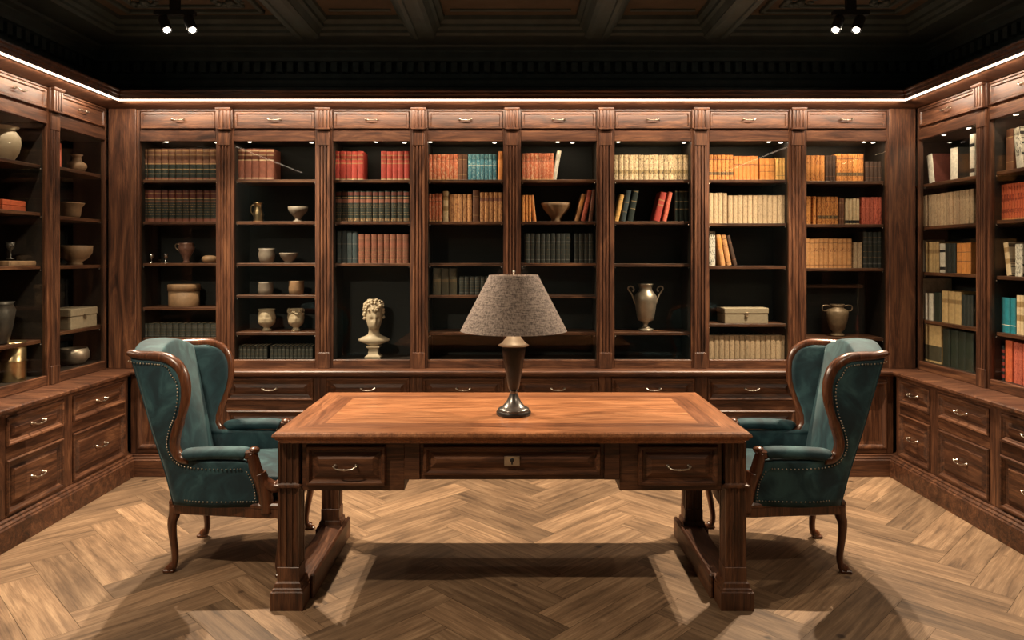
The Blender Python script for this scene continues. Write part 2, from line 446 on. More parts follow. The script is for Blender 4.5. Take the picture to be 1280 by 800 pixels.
class Fr:
    def __init__(s, T, rot): s.T = Vector(T); s.rot = rot; s.M = Matrix.Translation(s.T) @ Matrix.Rotation(rot, 4, 'Z')
    def w(s, p): return s.M @ Vector(p)
BK = Fr((0, UY, 0), 0); LF = Fr((-UX, 0, 0), R(90)); RT = Fr((UX, 0, 0), R(-90))
LBK = Fr((0, 5.08, 0), 0); LLF = Fr((-2.69, 0, 0), R(90)); LRT = Fr((2.69, 0, 0), R(-90))

def handle_mesh(w=.046, drop=.010, out=.024, t=.0034):
    mb = MB()
    for sx in (-1, 1):
        mb.v and None
        st = len(mb.v)
        mb.lathe([(.0085, 0), (.009, .003), (.006, .006), (.004, .012), (.0045, out)], 0, 0, 0, 10)
        mb.xf(Matrix.Translation((sx*w, 0, 0)) @ Matrix.Rotation(R(90), 4, 'X'), st)
    pts = catmull([(-w-.006, -out+.002, .004), (-w, -out, 0), (-w*.7, -out-.003, -drop*.75), (0, -out-.004, -drop), (w*.7, -out-.003, -drop*.75), (w, -out, 0), (w+.006, -out+.002, .004)], 4)
    mb.sweep(pts, t, (0, 0, 1), 8)
    mb.ball((0, -out-.004, -drop), .0052, 8, 6, 0, (1.6, 1, 1))
    return mb.mesh('handle', SILVER)
HM = handle_mesh(); HM2 = handle_mesh(.040, .007, .02, .0032)
PIN = MB(); PIN.ball((0, 0, 0), .0042, 8, 6); PINM = PIN.mesh('shelf_pin', CHROME)
DLM = MB(); DLM.lathe([(.016, 0), (.016, .004), (.013, .005)], n=16, cap1=False); DLM.lathe([(.013, .0012), (.0125, -.001)], n=16, mat=1)
DLME = DLM.mesh('downlight', [CHROME, DISC])

def drawer(root, org, x0, x1, z0, z1, y=0, hm=HM, t=.018, flat=False, hy=None):
    mb = MB()
    if flat: pr = [(0, y+.02), (0, y-.004), (.004, y-.008), (.016, y-.008), (.022, y+.002), (.024, y+.002)]
    else: pr = [(0, y+.02), (0, y-.012), (.006, y-.018), (.014, y-.016), (.020, y-.008), (.026, y-.004), (.030, y), (.044, y+.004), (.066, y-.010), (.070, y-.010)]
    mb.panel(x0, x1, z0, z1, pr)
    d = obj('drawer', mb, WX, root, org)
    h = link('handle', hm, d); fy = pr[-1][1]
    h.location = ((x0+x1)/2-org[0], fy-org[1], (z0+z1)/2-org[2]+.006)
    return d

def bookcase(fr, b0, b1, o0, o1, shelves, label, lamps=(), pil_at=None, post=None, ledge=None, pil_end=None, group=None, glow=.9, i0=None, i1=None):
    """b0..b1 span of the unit along the wall, o0..o1 its opening, shelves: world heights of the tops."""
    org = ((b0+b1)/2, 0, .745)
    root = thing('bookcase', label, 'bookcase', fr.w(org), fr.rot)
    P = lambda name, mb, mats: obj(name, mb, mats, root, org)
    ZT = 2.372; i0 = o0 if i0 is None else i0; i1 = o1 if i1 is None else i1
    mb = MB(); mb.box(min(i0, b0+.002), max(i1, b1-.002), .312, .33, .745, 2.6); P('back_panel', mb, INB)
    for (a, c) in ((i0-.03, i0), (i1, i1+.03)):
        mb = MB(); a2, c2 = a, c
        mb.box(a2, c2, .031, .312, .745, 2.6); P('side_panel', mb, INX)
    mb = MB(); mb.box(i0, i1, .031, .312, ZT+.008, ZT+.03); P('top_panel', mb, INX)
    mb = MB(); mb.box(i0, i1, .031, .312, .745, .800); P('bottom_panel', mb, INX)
    mb = MB(); s0, s1 = b0, b1
    mb.box(s0, o0, 0, .03, .745, 2.6, 1); mb.box(o1, s1, 0, .03, .745, 2.6, 1)
    mb.box(o0, o1, 0, .03, .745, .806, 0, .003); mb.box(o0, o1, 0, .03, ZT, 2.447, 0, .003)
    mb.box(o0, o1, .012, .03, 2.447, 2.6, 0)
    mb.box(o0, o1, 0, .03, 2.59, 2.6, 0)
    P('face_frame', mb, [WX, WZ])
    ps = []
    if pil_at is not None: ps.append(pil_at)
    if pil_end is not None: ps.append(pil_end)
    for xc in ps:
        mb = MB()
        mb.box(xc-.044, xc+.044, -.016, 0, .745, .86, 0, .003)
        mb.fluted(xc, .082, -.014, 0, .86, 2.34, 3, .55, .007)
        mb.box(xc-.044, xc+.044, -.016, 0, 2.34, 2.447, 0, .003)
        mb.stack(xc-.046, xc+.046, -.03, 0, [(0, 2.452), (.004, 2.455), (.004, 2.462), (0, 2.465)])
        mb.fluted(xc, .088, -.032, 0, 2.462, 2.588, 3, .55, .008)
        mb.stack(xc-.046, xc+.046, -.034, 0, [(0, 2.588), (.005, 2.592), (.008, 2.60), (.008, 2.606)])
        P('pilaster', mb, WZ)
        mb = MB()
        for sx in (-1, 1): mb.box(xc+sx*.0535-.0085, xc+sx*.0535+.0085, -.018, 0, 2.462, 2.60, 0, .002); P('pilaster_strip', mb, WZ); mb = MB()
    if post:
        mb = MB(); mb.box(post[0], post[1], -.012, .03, .745, 2.612, 0, .004); P('corner_post', mb, WZ)
    drawer(root, org, o0+.006, o1-.006, 2.462, 2.586, .004, HM2, flat=True)
    for z in shelves:
        mb = MB(); e = 0 if ledge != z else .0
        if ledge == z: mb.box(o0+.001, o1-.07, .20, .30, z-.022, z, 0, .002)
        else: mb.box(i0+.001, i1-.001, .040, .300, z-.022, z, 0, .002)
        sh = P('shelf', mb, WX)
        if ledge == z: continue
        for xx in (o0+.012, o1-.012):
            pn = link('shelf_pin', PINM, sh); pn.location = (xx-org[0], .034-org[1], z-.028-org[2])
    mb = MB(); mb.box(o0+.001, o1-.001, .012, .017, .807, ZT-.001); P('glass_pane', mb, GLASS)
    for (lx, ly) in lamps:
        d = link('downlight', DLME, root); d.location = (lx-org[0], ly-org[1], ZT+.003-org[2])
    if lamps:
        L = bpy.data.lights.new('downlight_glow', 'AREA'); L.shape = 'RECTANGLE'; L.size = (o1-o0)*.8; L.size_y = .02
        L.energy = glow; L.color = (1, .78, .52)
        lo = bpy.data.objects.new('downlight_glow', L); C.objects.link(lo); lo.parent = root
        lo.location = (0, .045, ZT-.004-org[2]); lo.rotation_euler = (R(12), 0, 0)
    return root

nth = ['first', 'second', 'third', 'fourth', 'fifth', 'sixth', 'seventh', 'eighth']
PX = lambda px, Y=5.235: (px-640)*Y/900
bnd = [-2.688, -2.058, -1.347, -.668, 0.0, .671, 1.350, 2.047, 2.70]
S = [2.102, 1.80, 1.498, 1.267, 1.00]
shelf_z = [[2.102, 1.80, 1.498, 1.18, .96], S, [2.102, 1.80, 1.498], S, S, [2.102, 1.80, 1.494, 1.00],
           [2.102, 1.787, 1.478, 1.06], [2.092, 1.78, 1.463, 1.335, .96]]
what = ['green and brown antique sets, jug and round box', 'bronze vessels and two pale face cups', 'red and green sets above a marble bust',
        'orange, blue and tan books on its upper shelves', 'footed bowl between orange books', 'cream set on top and silver two-handled trophy urn',
        'orange, beige and cream sets and a long pale box', 'orange sets and an ochre urn']
lamp_px = [(208, 269), (312, 388), (470, 505), (538, 618), (697, 716), (773, 856), (961, 978), (1080, 1094)]
for i in range(8):
    b0, b1 = bnd[i], bnd[i+1]
    o0 = b0+.063 if i > 0 else -2.668; o1 = b1-.063 if i < 7 else 2.686
    post = (-2.888, -2.69) if i == 0 else ((2.70, 2.888) if i == 7 else None)
    bookcase(BK, b0, b1, o0, o1, shelf_z[i], '%s back bookcase from the left: %s' % (nth[i], what[i]),
             [(PX(p, 5.21), .05+.03*(k % 2)) for k, p in enumerate(lamp_px[i])], pil_at=b0 if i > 0 else None, post=post, ledge=1.335 if i == 7 else None, glow=(.35, .5, .8, .9, .8, 1.3, 1.5, 1.5)[i])
bookcase(LF, 4.54, 5.13, 4.603, 5.115, [2.13, 1.81, 1.487, 1.056], 'glazed left wall bookcase next to the corner, holding pots and a pale box', [], pil_at=4.54, i1=5.25)
bookcase(LF, 3.92, 4.54, 3.983, 4.477, [2.115, 1.82, 1.49, 1.03], 'glazed bookcase on the left wall with a large cream jar and a brass canister', [], pil_at=3.92)
bookcase(LF, 3.30, 3.92, 3.363, 3.857, [2.115, 1.82, 1.49, 1.03], 'empty glazed bookcase on the left wall, farthest from the corner', [], pil_at=3.30)
bookcase(RT, -5.13, -4.42, -5.112, -4.483, [2.06, 1.76, 1.435, 1.095], 'glazed bookcase on the right wall next to the corner, with cream and tan books', [(-4.9, .05), (-4.65, .06)], pil_end=-4.42, i0=-5.25)
bookcase(RT, -4.42, -3.70, -4.357, -3.763, [2.06, 1.765, 1.43, 1.09], 'glazed bookcase on the right wall with orange and teal books', [(-4.2, .05), (-3.95, .06)], pil_end=-3.70)
bookcase(RT, -3.70, -2.98, -3.637, -3.043, [2.06, 1.765, 1.43, 1.09], 'empty glazed bookcase on the right wall, farthest from the corner', [], pil_end=-2.98)

def base_cabinet(fr, b0, b1, label, door=False, st=.045, ends=(0, 0)):
    org = ((b0+b1)/2, 0, .155)
    root = thing('base_cabinet', label, 'cabinet', fr.w(org), fr.rot)
    mb = MB(); mb.box(b0, b1, .02, .30, .156, .7045); obj('carcass', mb, WX, root, org)
    mb = MB()
    for (a, c) in ((b0, b0+st), (b1-st, b1)): mb.box(a, c, 0, .02, .156, .7045, 1, .002)
    if door:
        mb.box(b0+st, b1-st, 0, .02, .66, .7045, 0, .002); mb.box(b0+st, b1-st, 0, .02, .156, .19, 0, .002)
    else:
        mb.box(b0+st, b1-st, 0, .02, .69, .7045, 0); mb.box(b0+st, b1-st, 0, .02, .462, .53, 0, .002); mb.box(b0+st, b1-st, 0, .02, .156, .166, 0)
    obj('face_frame', mb, [WX, WZ], root, org)
    if door:
        mb = MB(); mb.panel(b0+st, b1-st, .19, .66, [(0, .02), (0, -.006), (.008, -.012), (.018, -.010), (.03, .008), (.05, .012), (.052, .012)])
        obj('door_panel', mb, WZ, root, org)
    else:
        drawer(root, org, b0+st+.002, b1-st-.002, .532, .688, .006)
        drawer(root, org, b0+st+.002, b1-st-.002, .168, .460, .006)
    return root
bl = [-2.69, -2.06, -1.355, -.675, -.01, .658, 1.336, 2.04, 2.69]
for i in range(8):
    lab = ['base cabinet with a tall panelled door in the back left corner behind the chair', 'base cabinet of two drawers beside and behind the left chair, below the face cups',
           'base cabinet of two drawers under the bust bookcase', 'base cabinet of two drawers behind the lamp, left side', 'base cabinet of two drawers behind the lamp, right side',
           'base cabinet of two drawers below the trophy urn', 'base cabinet of two drawers beside the right chair, below the long pale box',
           'base cabinet with a tall panelled door in the back right corner behind the chair'][i]
    base_cabinet(LBK, bl[i], bl[i+1], lab, door=i in (0, 7))
pos = ['nearest the corner', 'second from the corner', 'third from the corner', 'fourth from the corner']
e = [5.04, 4.36, 3.78, 3.20, 2.62]
for k in range(4): base_cabinet(LLF, e[k+1], e[k], 'low walnut cabinet of two drawers on the left wall, ' + pos[k])
e = [5.04, 4.585, 4.007, 3.43, 2.85]
for k in range(4): base_cabinet(LRT, -e[k], -e[k+1], 'low walnut cabinet of two drawers on the right wall, ' + pos[k])

# ------------------------------------------------------------------ books
def cm(name, col, rough=.55, vary=.14, noise=.18): return plain(name, col, rough, 0, vary, 45, noise)
COL = dict(
    brown=(.15, .06, .03), dkgreen=(.009, .017, .013), olive=(.07, .06, .035), redbrown=(.23, .075, .045), red=(.36, .040, .028), cream=(.64, .48, .29),
    maroon=(.13, .03, .02), slate=(.035, .05, .055), russet=(.20, .07, .04), orangered=(.52, .13, .055), blue=(.05, .20, .27), orange=(.66, .24, .065),
    tan=(.58, .28, .11), yellow=(.72, .40, .12), white=(.72, .66, .55), beige=(.50, .35, .215), dark=(.022, .026, .022), gold=(.34, .21, .09), amber=(.70, .28, .07),
    coral=(.58, .13, .075), teal=(.02, .21, .27), black=(.012, .012, .012), grey=(.12, .11, .10), darkbrown=(.055, .028, .018), vermilion=(.60, .12, .045), green=(.022, .030, .019), pale=(.55, .37, .17))
CM = {k: cm('book_'+k, v) for k, v in COL.items()}
def striped(name, col, line):
    """paper spines with small printed marks"""
    m, t, b = nt(name); b.inputs['Roughness'].default_value = .7
    mp, oi = objcoords(t, (230, 1, 60))
    n = N(t, 'ShaderNodeTexNoise', i_Scale=1.0, i_Detail=2.0); t.links.new(mp.outputs[0], n.inputs['Vector'])
    r = ramp(t, [(.40, line), (.47, col), (1, col)]); t.links.new(n.outputs['Fac'], r.inputs[0])
    hv = N(t, 'ShaderNodeHueSaturation'); mr = N(t, 'ShaderNodeMapRange'); mr.inputs[3].default_value = .84; mr.inputs[4].default_value = 1.16
    t.links.new(oi.outputs['Random'], mr.inputs[0]); t.links.new(mr.outputs[0], hv.inputs['Value'])
    t.links.new(r.outputs[0], hv.inputs['Color']); t.links.new(hv.outputs[0], b.inputs['Base Color'])
    return m
CM['creamtext'] = striped('book_cream_printed', COL['cream'], (.20, .13, .07))
CM['creamtitle'] = striped('book_cream_title', (.40, .27, .12), (.05, .03, .02))
CM['ambertext'] = striped('book_amber_printed', COL['amber'], (.28, .08, .02))
CM['orangetext'] = striped('book_orange_printed', COL['orangered'], (.65, .35, .20))
CM['bluetext'] = striped('book_blue_printed', COL['blue'], (.25, .40, .42))
CM['tantext'] = striped('book_tan_printed', COL['tan'], (.25, .09, .04))
CM['goldtool'] = striped('book_gold_tooling', (.10, .06, .03), COL['gold'])
CM['beigetext'] = striped('book_beige_printed', COL['beige'], (.34, .235, .14))
CM['coraltext'] = striped('book_coral_printed', COL['coral'], (.30, .05, .03))
CM['ornate'] = striped('book_black_white_pattern', (.62, .56, .46), (.03, .03, .03))
CM['verm'] = striped('book_vermilion_printed', COL['vermilion'], (.28, .04, .015))
# style: cover material then zones (from, to, material)
def bands(mat, cs, w=.018): return [(c-w/2, c+w/2, mat) for c in cs]
ST = {
 'brown_green': ('brown', [(0, .03, 'gold'), (.03, .08, 'redbrown'), (.19, .21, 'gold'), (.34, .36, 'gold'), (.08, .50, 'dkgreen')] + bands('gold', (.52, .80, .93), .025)),
 'green_red': ('dkgreen', [(0, .09, 'redbrown')] + bands('goldtool', (.12, .22, .30, .38, .46, .54), .016) + [(.60, .66, 'brown'), (.70, .73, 'gold'), (.73, .88, 'maroon'), (.88, .90, 'gold'), (.90, .97, 'maroon')]),
 'redbrown_cream': ('redbrown', bands('cream', (.06, .64, .80, .93), .03)),
 'red_cream': ('red', bands('gold', (.05, .58, .72, .86), .03) + [(0, .03, 'cream')]),
 'green_band': ('dkgreen', [(.02, .12, 'goldtool')] + bands('goldtool', (.22, .30, .39, .47, .55), .014) + [(.62, .74, 'redbrown'), (.78, .81, 'gold'), (.86, .97, 'maroon')]),
 'slate': ('slate', bands('grey', (.15, .60), .03)),
 'russet': ('russet', bands('goldtool', (.12, .3, .42, .86), .022) + bands('brown', (.2, .5, .8), .03) + [(.62, .70, 'redbrown')]),
 'orangered': ('orangetext', [(0, .06, 'tan'), (.70, .73, 'russet')]),
 'plainbrown': ('brown', bands('gold', (.2, .8), .02)),
 'blue': ('bluetext', bands('white', (.56,), .02)),
 'orange': ('orange', []), 'tan': ('tantext', [(.74, .77, 'tan')]), 'creamlabel': ('cream', [(.35, .5, 'gold'), (.7, .85, 'gold')]),
 'amber': ('ambertext', bands('amber', (.5,), .3)), 'tanred': ('tantext', [(.70, .82, 'russet')]),
 'olive': ('olive', bands('gold', (.50, .56), .018)), 'darkset': ('dark', bands('goldtool', (.3, .45, .85), .014) + bands('grey', (.12, .72), .03) + bands('olive', (.62,), .02)),
 'white': ('white', []), 'pale': ('pale', [(.62, .75, 'gold')]), 'cream': ('creamtext', [(.26, .40, 'creamtitle'), (.58, .64, 'beige')]),
 'yellow': ('yellow', bands('gold', (.2, .8), .02)), 'darkgrn': ('dkgreen', bands('gold', (.40, .64, .95), .02)), 'slateg': ('slate', bands('gold', (.3, .6), .015)),
 'red': ('red', bands('gold', (.55, .72), .03)), 'ambert': ('ambertext', [(.20, .32, 'goldtool'), (.80, .83, 'redbrown')]),
 'orangeplain': ('orange', [(.62, .66, 'russet')]), 'orangegold': ('amber', bands('russet', (.4, .7), .02)),
 'beige': ('beigetext', [(.70, .73, 'beige')]), 'ornate': ('ornate', []), 'brownset': ('darkbrown', bands('brown', (.2, .75), .03)),
 'coral': ('coraltext', [(.60, .63, 'coral')]), 'creamblk': ('cream', [(.04, .16, 'black')]), 'tanvol': ('tan', bands('brown', (.1, .85), .02) + [(.55, .68, 'tantext')]),
 'teal': ('teal', bands('white', (.22,), .02)), 'dark': ('dark', []), 'vermilion': ('verm', [(.0, .05, 'orange')]), 'grid': ('black', bands('red', (.12, .3, .48, .66, .84), .09)),
 'green': ('green', []), 'whitepattern': ('ornate', [(.0, .3, 'white')]), 'orangebig': ('vermilion', []), 'peach': ('tan', [(.55, .9, 'amber')]), 'whiteblk': ('white', [(.1, .2, 'black'), (.7, .78, 'black')]),
 'figure': ('pale', [(.05, .45, 'olive')]), 'marooncover': ('white', []),
}
def book_mesh(style, t, h, d, cover=None):
    base, zones = ST[style]
    mats = [CM[base], PAGES, CM[cover] if cover else CM[base]]; names = {base: 0}
    for z in zones:
        if z[2] not in names: names[z[2]] = len(mats); mats.append(CM[z[2]])
    cuts = sorted(set([0, 1]+[round(min(1, max(0, a)), 4) for z in zones for a in z[:2]]))
    def zone(f):
        for z in zones:
            if z[0] <= f <= z[1]: return names[z[2]]
        return 0
    mb = MB(); arc = [(-t/2, .006), (-t*.44, .0025), (-t*.22, .0004), (0, 0), (t*.22, .0004), (t*.44, .0025), (t/2, .006)]
    arc2 = [(-t/2+.0015, .012), (t/2-.0015, .012)]
    # spine strip + boards
    rs = [[(x, y, c*h) for x, y in [(-t/2, d)]+arc+[(t/2, d)]] for c in cuts]
    o = len(mb.v); n = 9
    for r in rs: mb.v += r
    for k in range(len(cuts)-1):
        zm = zone((cuts[k]+cuts[k+1])/2)
        for i in range(n-1):
            mb.face([o+k*n+i, o+k*n+i+1, o+(k+1)*n+i+1, o+(k+1)*n+i], zm if 1 <= i <= n-3 else 2, 1 <= i <= n-3)
    c = min(.0025, t*.2)
    # board thickness edges, top and bottom
    for zz in (0, h):
        b = len(mb.v)
        mb.v += [(-t/2, .006, zz), (-t/2, d, zz), (-t/2+c, d, zz), (-t/2+c, .01, zz), (t/2, .006, zz), (t/2, d, zz), (t/2-c, d, zz), (t/2-c, .01, zz), (0, 0, zz), (-t*.3, .0008, zz), (t*.3, .0008, zz)]
        mb.face([b, b+1, b+2, b+3], 2); mb.face([b+4, b+5, b+6, b+7], 2); mb.face([b, b+3, b+7, b+4, b+10, b+8, b+9], 2)
    mb.box(-t/2+c, t/2-c, .009, d-.004, .003, h-.004, 1)
    return mb.mesh('book', mats)

ROWS = []
def row(fr, z, a0, a1, h, n, style, label, group=None, d=.16, tilt=0, y=.075, jit=.0, cover=None, size=None):
    ROWS.append(dict(fr=fr, z=z, a0=a0, a1=a1, h=h, n=n, style=style, label=label, group=group, d=d, tilt=tilt, y=y, jit=jit, cover=cover,
                     area=(a1-a0)/n*h*((900/5.2)**2 if fr is BK else 200**2*.75)))
def rb(i, s, p0, p1, hpx, n, style, desc, **kw):
    """back wall row: bookcase i (1..8), shelf s (1 = top, 0 = bottom board), pixel span measured on the photo"""
    z = shelf_z[i-1][s-1] if s else .80
    sn = ['bottom', 'top', 'second', 'third', 'fourth', 'fifth'][s]
    lb = '%s on the %s shelf of the %s back bookcase' % (desc, sn, nth[i-1])
    row(BK, z, PX(p0), PX(p1), hpx/171.9, n, style, lb, ('%s, %s shelf, %s back bookcase' % (desc+'s' if n > 1 else desc, sn, nth[i-1])) if n > 1 else None, **kw)
rb(1, 1, 175, 271, 39, 11, 'brown_green', 'brown and green gilt leather volume')
rb(1, 2, 175, 271, 40, 11, 'green_red', 'dark green leather volume with maroon label')
rb(1, 5, 176, 270, 17, 12, 'darkset', 'dim dark low volume')
rb(2, 1, 296, 342, 39, 5, 'redbrown_cream', 'red-brown volume with cream bands')
rb(2, 0, 298, 334, 17, 7, 'darkset', 'small dark volume, left half,')
rb(2, 0, 337, 391, 17, 11, 'darkset', 'small dark volume, right half,')
rb(3, 1, 417, 454, 36, 5, 'red_cream', 'pale banded red volume, left half,')
rb(3, 1, 476, 512, 36, 5, 'red_cream', 'pale banded red volume, right half,')
rb(3, 2, 419, 512, 38, 12, 'green_band', 'green volume with red-brown label band')
rb(3, 3, 420, 447, 40, 4, 'slate', 'slate blue volume')
rb(3, 3, 448, 511, 36, 8, 'russet', 'dim russet brown volume')
rb(4, 1, 535, 572, 32, 7, 'orangered', 'narrow orange-red paper volume')
rb(4, 1, 573, 584, 32, 2, 'plainbrown', 'narrow brown volume beside the blue set')
rb(4, 1, 585, 621, 32.5, 7, 'blue', 'blue volume')
rb(4, 1, 622, 628.5, 36, 1, 'orange', 'taller orange book', tilt=2)
rb(4, 2, 535, 552, 35, 4, 'orangered', 'narrow orange-red volume, left end,')
rb(4, 2, 553.5, 560.5, 38, 1, 'creamlabel', 'cream book with gold labels')
rb(4, 2, 561, 590, 34.5, 5, 'tan', 'tan volume in the middle')
rb(4, 2, 591, 599, 39.5, 1, 'plainbrown', 'taller brown book')
rb(4, 2, 600, 628.5, 36.5, 5, 'tanred', 'tan volume with red label band')
rb(4, 4, 541, 571, 33, 3, 'olive', 'wide olive volume with gilt lines')
rb(4, 4, 574, 620, 23, 7, 'darkset', 'dark ribbed volume behind the lamp shade')
rb(5, 1, 652, 692, 33.5, 8, 'orangered', 'narrow orange-red volume')
rb(5, 1, 690.5, 695.5, 37, 1, 'white', 'white book leaning on the orange-red set', tilt=10)
rb(5, 2, 652, 664, 33, 3, 'amber', 'amber volume beside the footed bowl')
rb(5, 2, 666, 670.5, 33, 1, 'orange', 'orange book tipped against amber volumes', tilt=-6)
rb(5, 2, 718.5, 723.5, 35, 1, 'peach', 'leaning peach book nearest the footed bowl', tilt=15)
rb(5, 2, 726, 731.5, 40, 1, 'coral', 'middle leaning coral book of three', tilt=13)
rb(5, 2, 735.5, 740.5, 40, 1, 'russet', 'slim russet book at the right end', tilt=7)
rb(5, 3, 656, 713, 37, 9, 'darkset', 'dark ribbed volume in the long run')
rb(5, 3, 718, 742, 37, 4, 'darkset', 'dark ribbed volume in the short run')
rb(6, 1, 767, 861, 31.5, 15, 'cream', 'cream paper volume')
rb(6, 2, 768, 773.5, 34, 1, 'yellow', 'yellow book leaning at the left end', tilt=12)
rb(6, 2, 775.5, 782, 39.5, 1, 'slateg', 'leaning slate grey book beside yellow one', tilt=11)
rb(6, 2, 784, 791.5, 39.5, 1, 'darkgrn', 'leaning dark green book with gilt spine', tilt=11)
rb(6, 2, 817, 825, 37, 1, 'red', 'thick red book leaning right', tilt=14)
rb(6, 2, 828.5, 833.5, 37, 1, 'coral', 'thin coral red book leaning right', tilt=12)
rb(6, 2, 844, 861, 39.5, 3, 'darkgrn', 'upright dark green gilt volume')
rb(7, 1, 886, 917, 31.5, 6, 'ambert', 'amber volume with dark title band')
rb(7, 1, 918, 948, 30, 6, 'orangeplain', 'orange volume in the middle')
rb(7, 1, 950, 969, 27, 3, 'orangegold', 'shorter orange volume with dark lines')
rb(7, 1, 970, 983, 28, 3, 'yellow', 'yellow volume at the right end')
rb(7, 2, 886, 909, 38, 4, 'beige', 'taller beige volume')
rb(7, 2, 910, 984, 35, 12, 'beige', 'beige paper volume')
rb(7, 3, 886, 894.5, 43, 1, 'ornate', 'grey patterned upright book')
rb(7, 3, 901, 907, 39.5, 1, 'peach', 'tan book leaning against the patterned one'.replace('against the', 'on'), tilt=-9)
rb(7, 3, 908.5, 915, 39.5, 1, 'tanvol', 'middle leaning tan book of three', tilt=-11)
rb(7, 3, 917, 922, 38.5, 1, 'brownset', 'outer leaning brown book of three', tilt=-14)
rb(7, 0, 886, 983, 29.5, 15, 'beige', 'cream and beige worn volume')
rb(8, 1, 1007, 1031, 32.5, 4, 'amber', 'amber volume at the left end')
rb(8, 1, 1032, 1045, 32.5, 3, 'brownset', 'brown volume between two amber sets')
rb(8, 1, 1046, 1080, 34.5, 5, 'ambert', 'amber volume with dark title lines')
rb(8, 1, 1082, 1104, 25, 4, 'brownset', 'shorter dim brown volume')
rb(8, 2, 1008, 1014, 35, 1, 'amber', 'amber book alone at the left end')
rb(8, 2, 1016.5, 1020.5, 35, 1, 'amber', 'thin amber book between two dark gaps')
rb(8, 2, 1022, 1048, 34.5, 5, 'ambert', 'amber printed volume')
rb(8, 2, 1049, 1055.5, 33, 2, 'plainbrown', 'narrow brown volume')
rb(8, 2, 1057, 1075, 32, 4, 'creamblk', 'cream volume with black foot label')
rb(8, 2, 1077, 1104, 34, 5, 'coral', 'coral red volume')
rb(8, 3, 1007, 1065, 36.5, 10, 'tanvol', 'tan leather volume')
rb(8, 3, 1067, 1078, 32, 2, 'beige', 'shorter cream volume')
rb(8, 3, 1079, 1104, 45, 4, 'darkset', 'tall black ribbed volume')
def rr(px): return -2.962*900/(px-640)
RS = 'right corner bookcase'; RS2 = 'outer right bookcase'
def rw(z, p0, p1, h, n, style, desc, shelf, where, **kw):
    row(RT, z, rr(p0), rr(p1), h, n, style, '%s on the %s shelf of the %s' % (desc, shelf, where), ('%s volumes, %s shelf' % (desc, shelf)) if n > 1 else None, y=.07, **kw)
rw(2.06, 1161, 1168, .205, 1, 'marooncover', 'leaning white-spined maroon book', 'top', RS, tilt=-9, cover='maroon', d=.2)
rw(2.06, 1187, 1196, .215, 1, 'white', 'white spined book with black cover', 'top', RS, cover='black', d=.2)
rw(2.06, 1211, 1217, .275, 1, 'whiteblk', 'tall white and black book', 'top', RS)
rw(1.76, 1149, 1216, .222, 17, 'creamtextset' if False else 'beige', 'pale cream paper volume', 'second', RS)
rw(1.435, 1149, 1153, .23, 1, 'white', 'narrow white book', 'third', RS)
rw(1.435, 1156, 1173, .215, 4, 'pale', 'tan paper volume', 'third', RS)
rw(1.435, 1174, 1181, .20, 1, 'whiteblk', 'white book with black blocks', 'third', RS)
rw(1.435, 1182, 1194, .20, 2, 'dark', 'dark volume', 'third', RS)
rw(1.435, 1195, 1213, .20, 3, 'orangegold', 'amber orange volume', 'third', RS)
rw(1.095, 1149.5, 1153, .29, 1, 'white', 'tall thin white book', 'fourth', RS, tilt=-3, d=.22)
rw(1.095, 1156, 1166, .19, 3, 'white', 'low white volume', 'fourth', RS)
rw(1.095, 1167, 1176, .20, 1, 'green', 'dark green book', 'fourth', RS)
rw(1.095, 1176.5, 1201, .215, 3, 'pale', 'cream yellow volume', 'fourth', RS)
rw(1.095, 1202, 1216, .20, 3, 'dark', 'near-black volume', 'fourth', RS)
rw(.80, 1154, 1176, .265, 1, 'figure', 'large cream book with dark figure', 'bottom', RS)
rw(.80, 1178, 1216, .25, 4, 'green', 'dim green volume', 'bottom', RS)
rw(2.06, 1257, 1266, .245, 1, 'plainbrown', 'brown leather book', 'top', RS2, d=.2)
rw(2.06, 1270, 1279, .24, 1, 'whitepattern', 'leaning white book with a pale cover', 'top', RS2, tilt=-7, d=.2)
rw(1.765, 1241, 1282, .215, 12, 'vermilion', 'vermilion paper volume', 'second', RS2)
rw(1.43, 1242, 1250, .215, 1, 'olive', 'olive brown book', 'third', RS2)
rw(1.43, 1258, 1264, .20, 1, 'creamlabel', 'tipped cream book', 'third', RS2, tilt=-9, cover='ornate', d=.2)
rw(1.43, 1268, 1278, .19, 1, 'ornate', 'black and white patterned book', 'third', RS2, d=.2)
rw(1.09, 1241, 1247.5, .215, 1, 'peach', 'peach coloured book', 'fourth', RS2)
rw(1.09, 1248.5, 1269, .21, 3, 'teal', 'teal blue volume', 'fourth', RS2)
rw(1.09, 1270, 1280, .23, 2, 'creamlabel', 'cream labelled volume', 'fourth', RS2)
rw(.80, 1241, 1255, .21, 3, 'grid', 'red and black banded volume', 'bottom', RS2)
rw(.80, 1256, 1265, .245, 1, 'orangebig', 'tall orange-red book', 'bottom', RS2)
rw(.80, 1266, 1284, .24, 3, 'coral', 'coral red volume', 'bottom', RS2)
row(LF, 2.13, 2.96*900/560-.03, 2.96*900/560, .16, 1, 'coral', 'reddish book half hidden by the pilaster, top shelf on the left wall', None, y=.08)

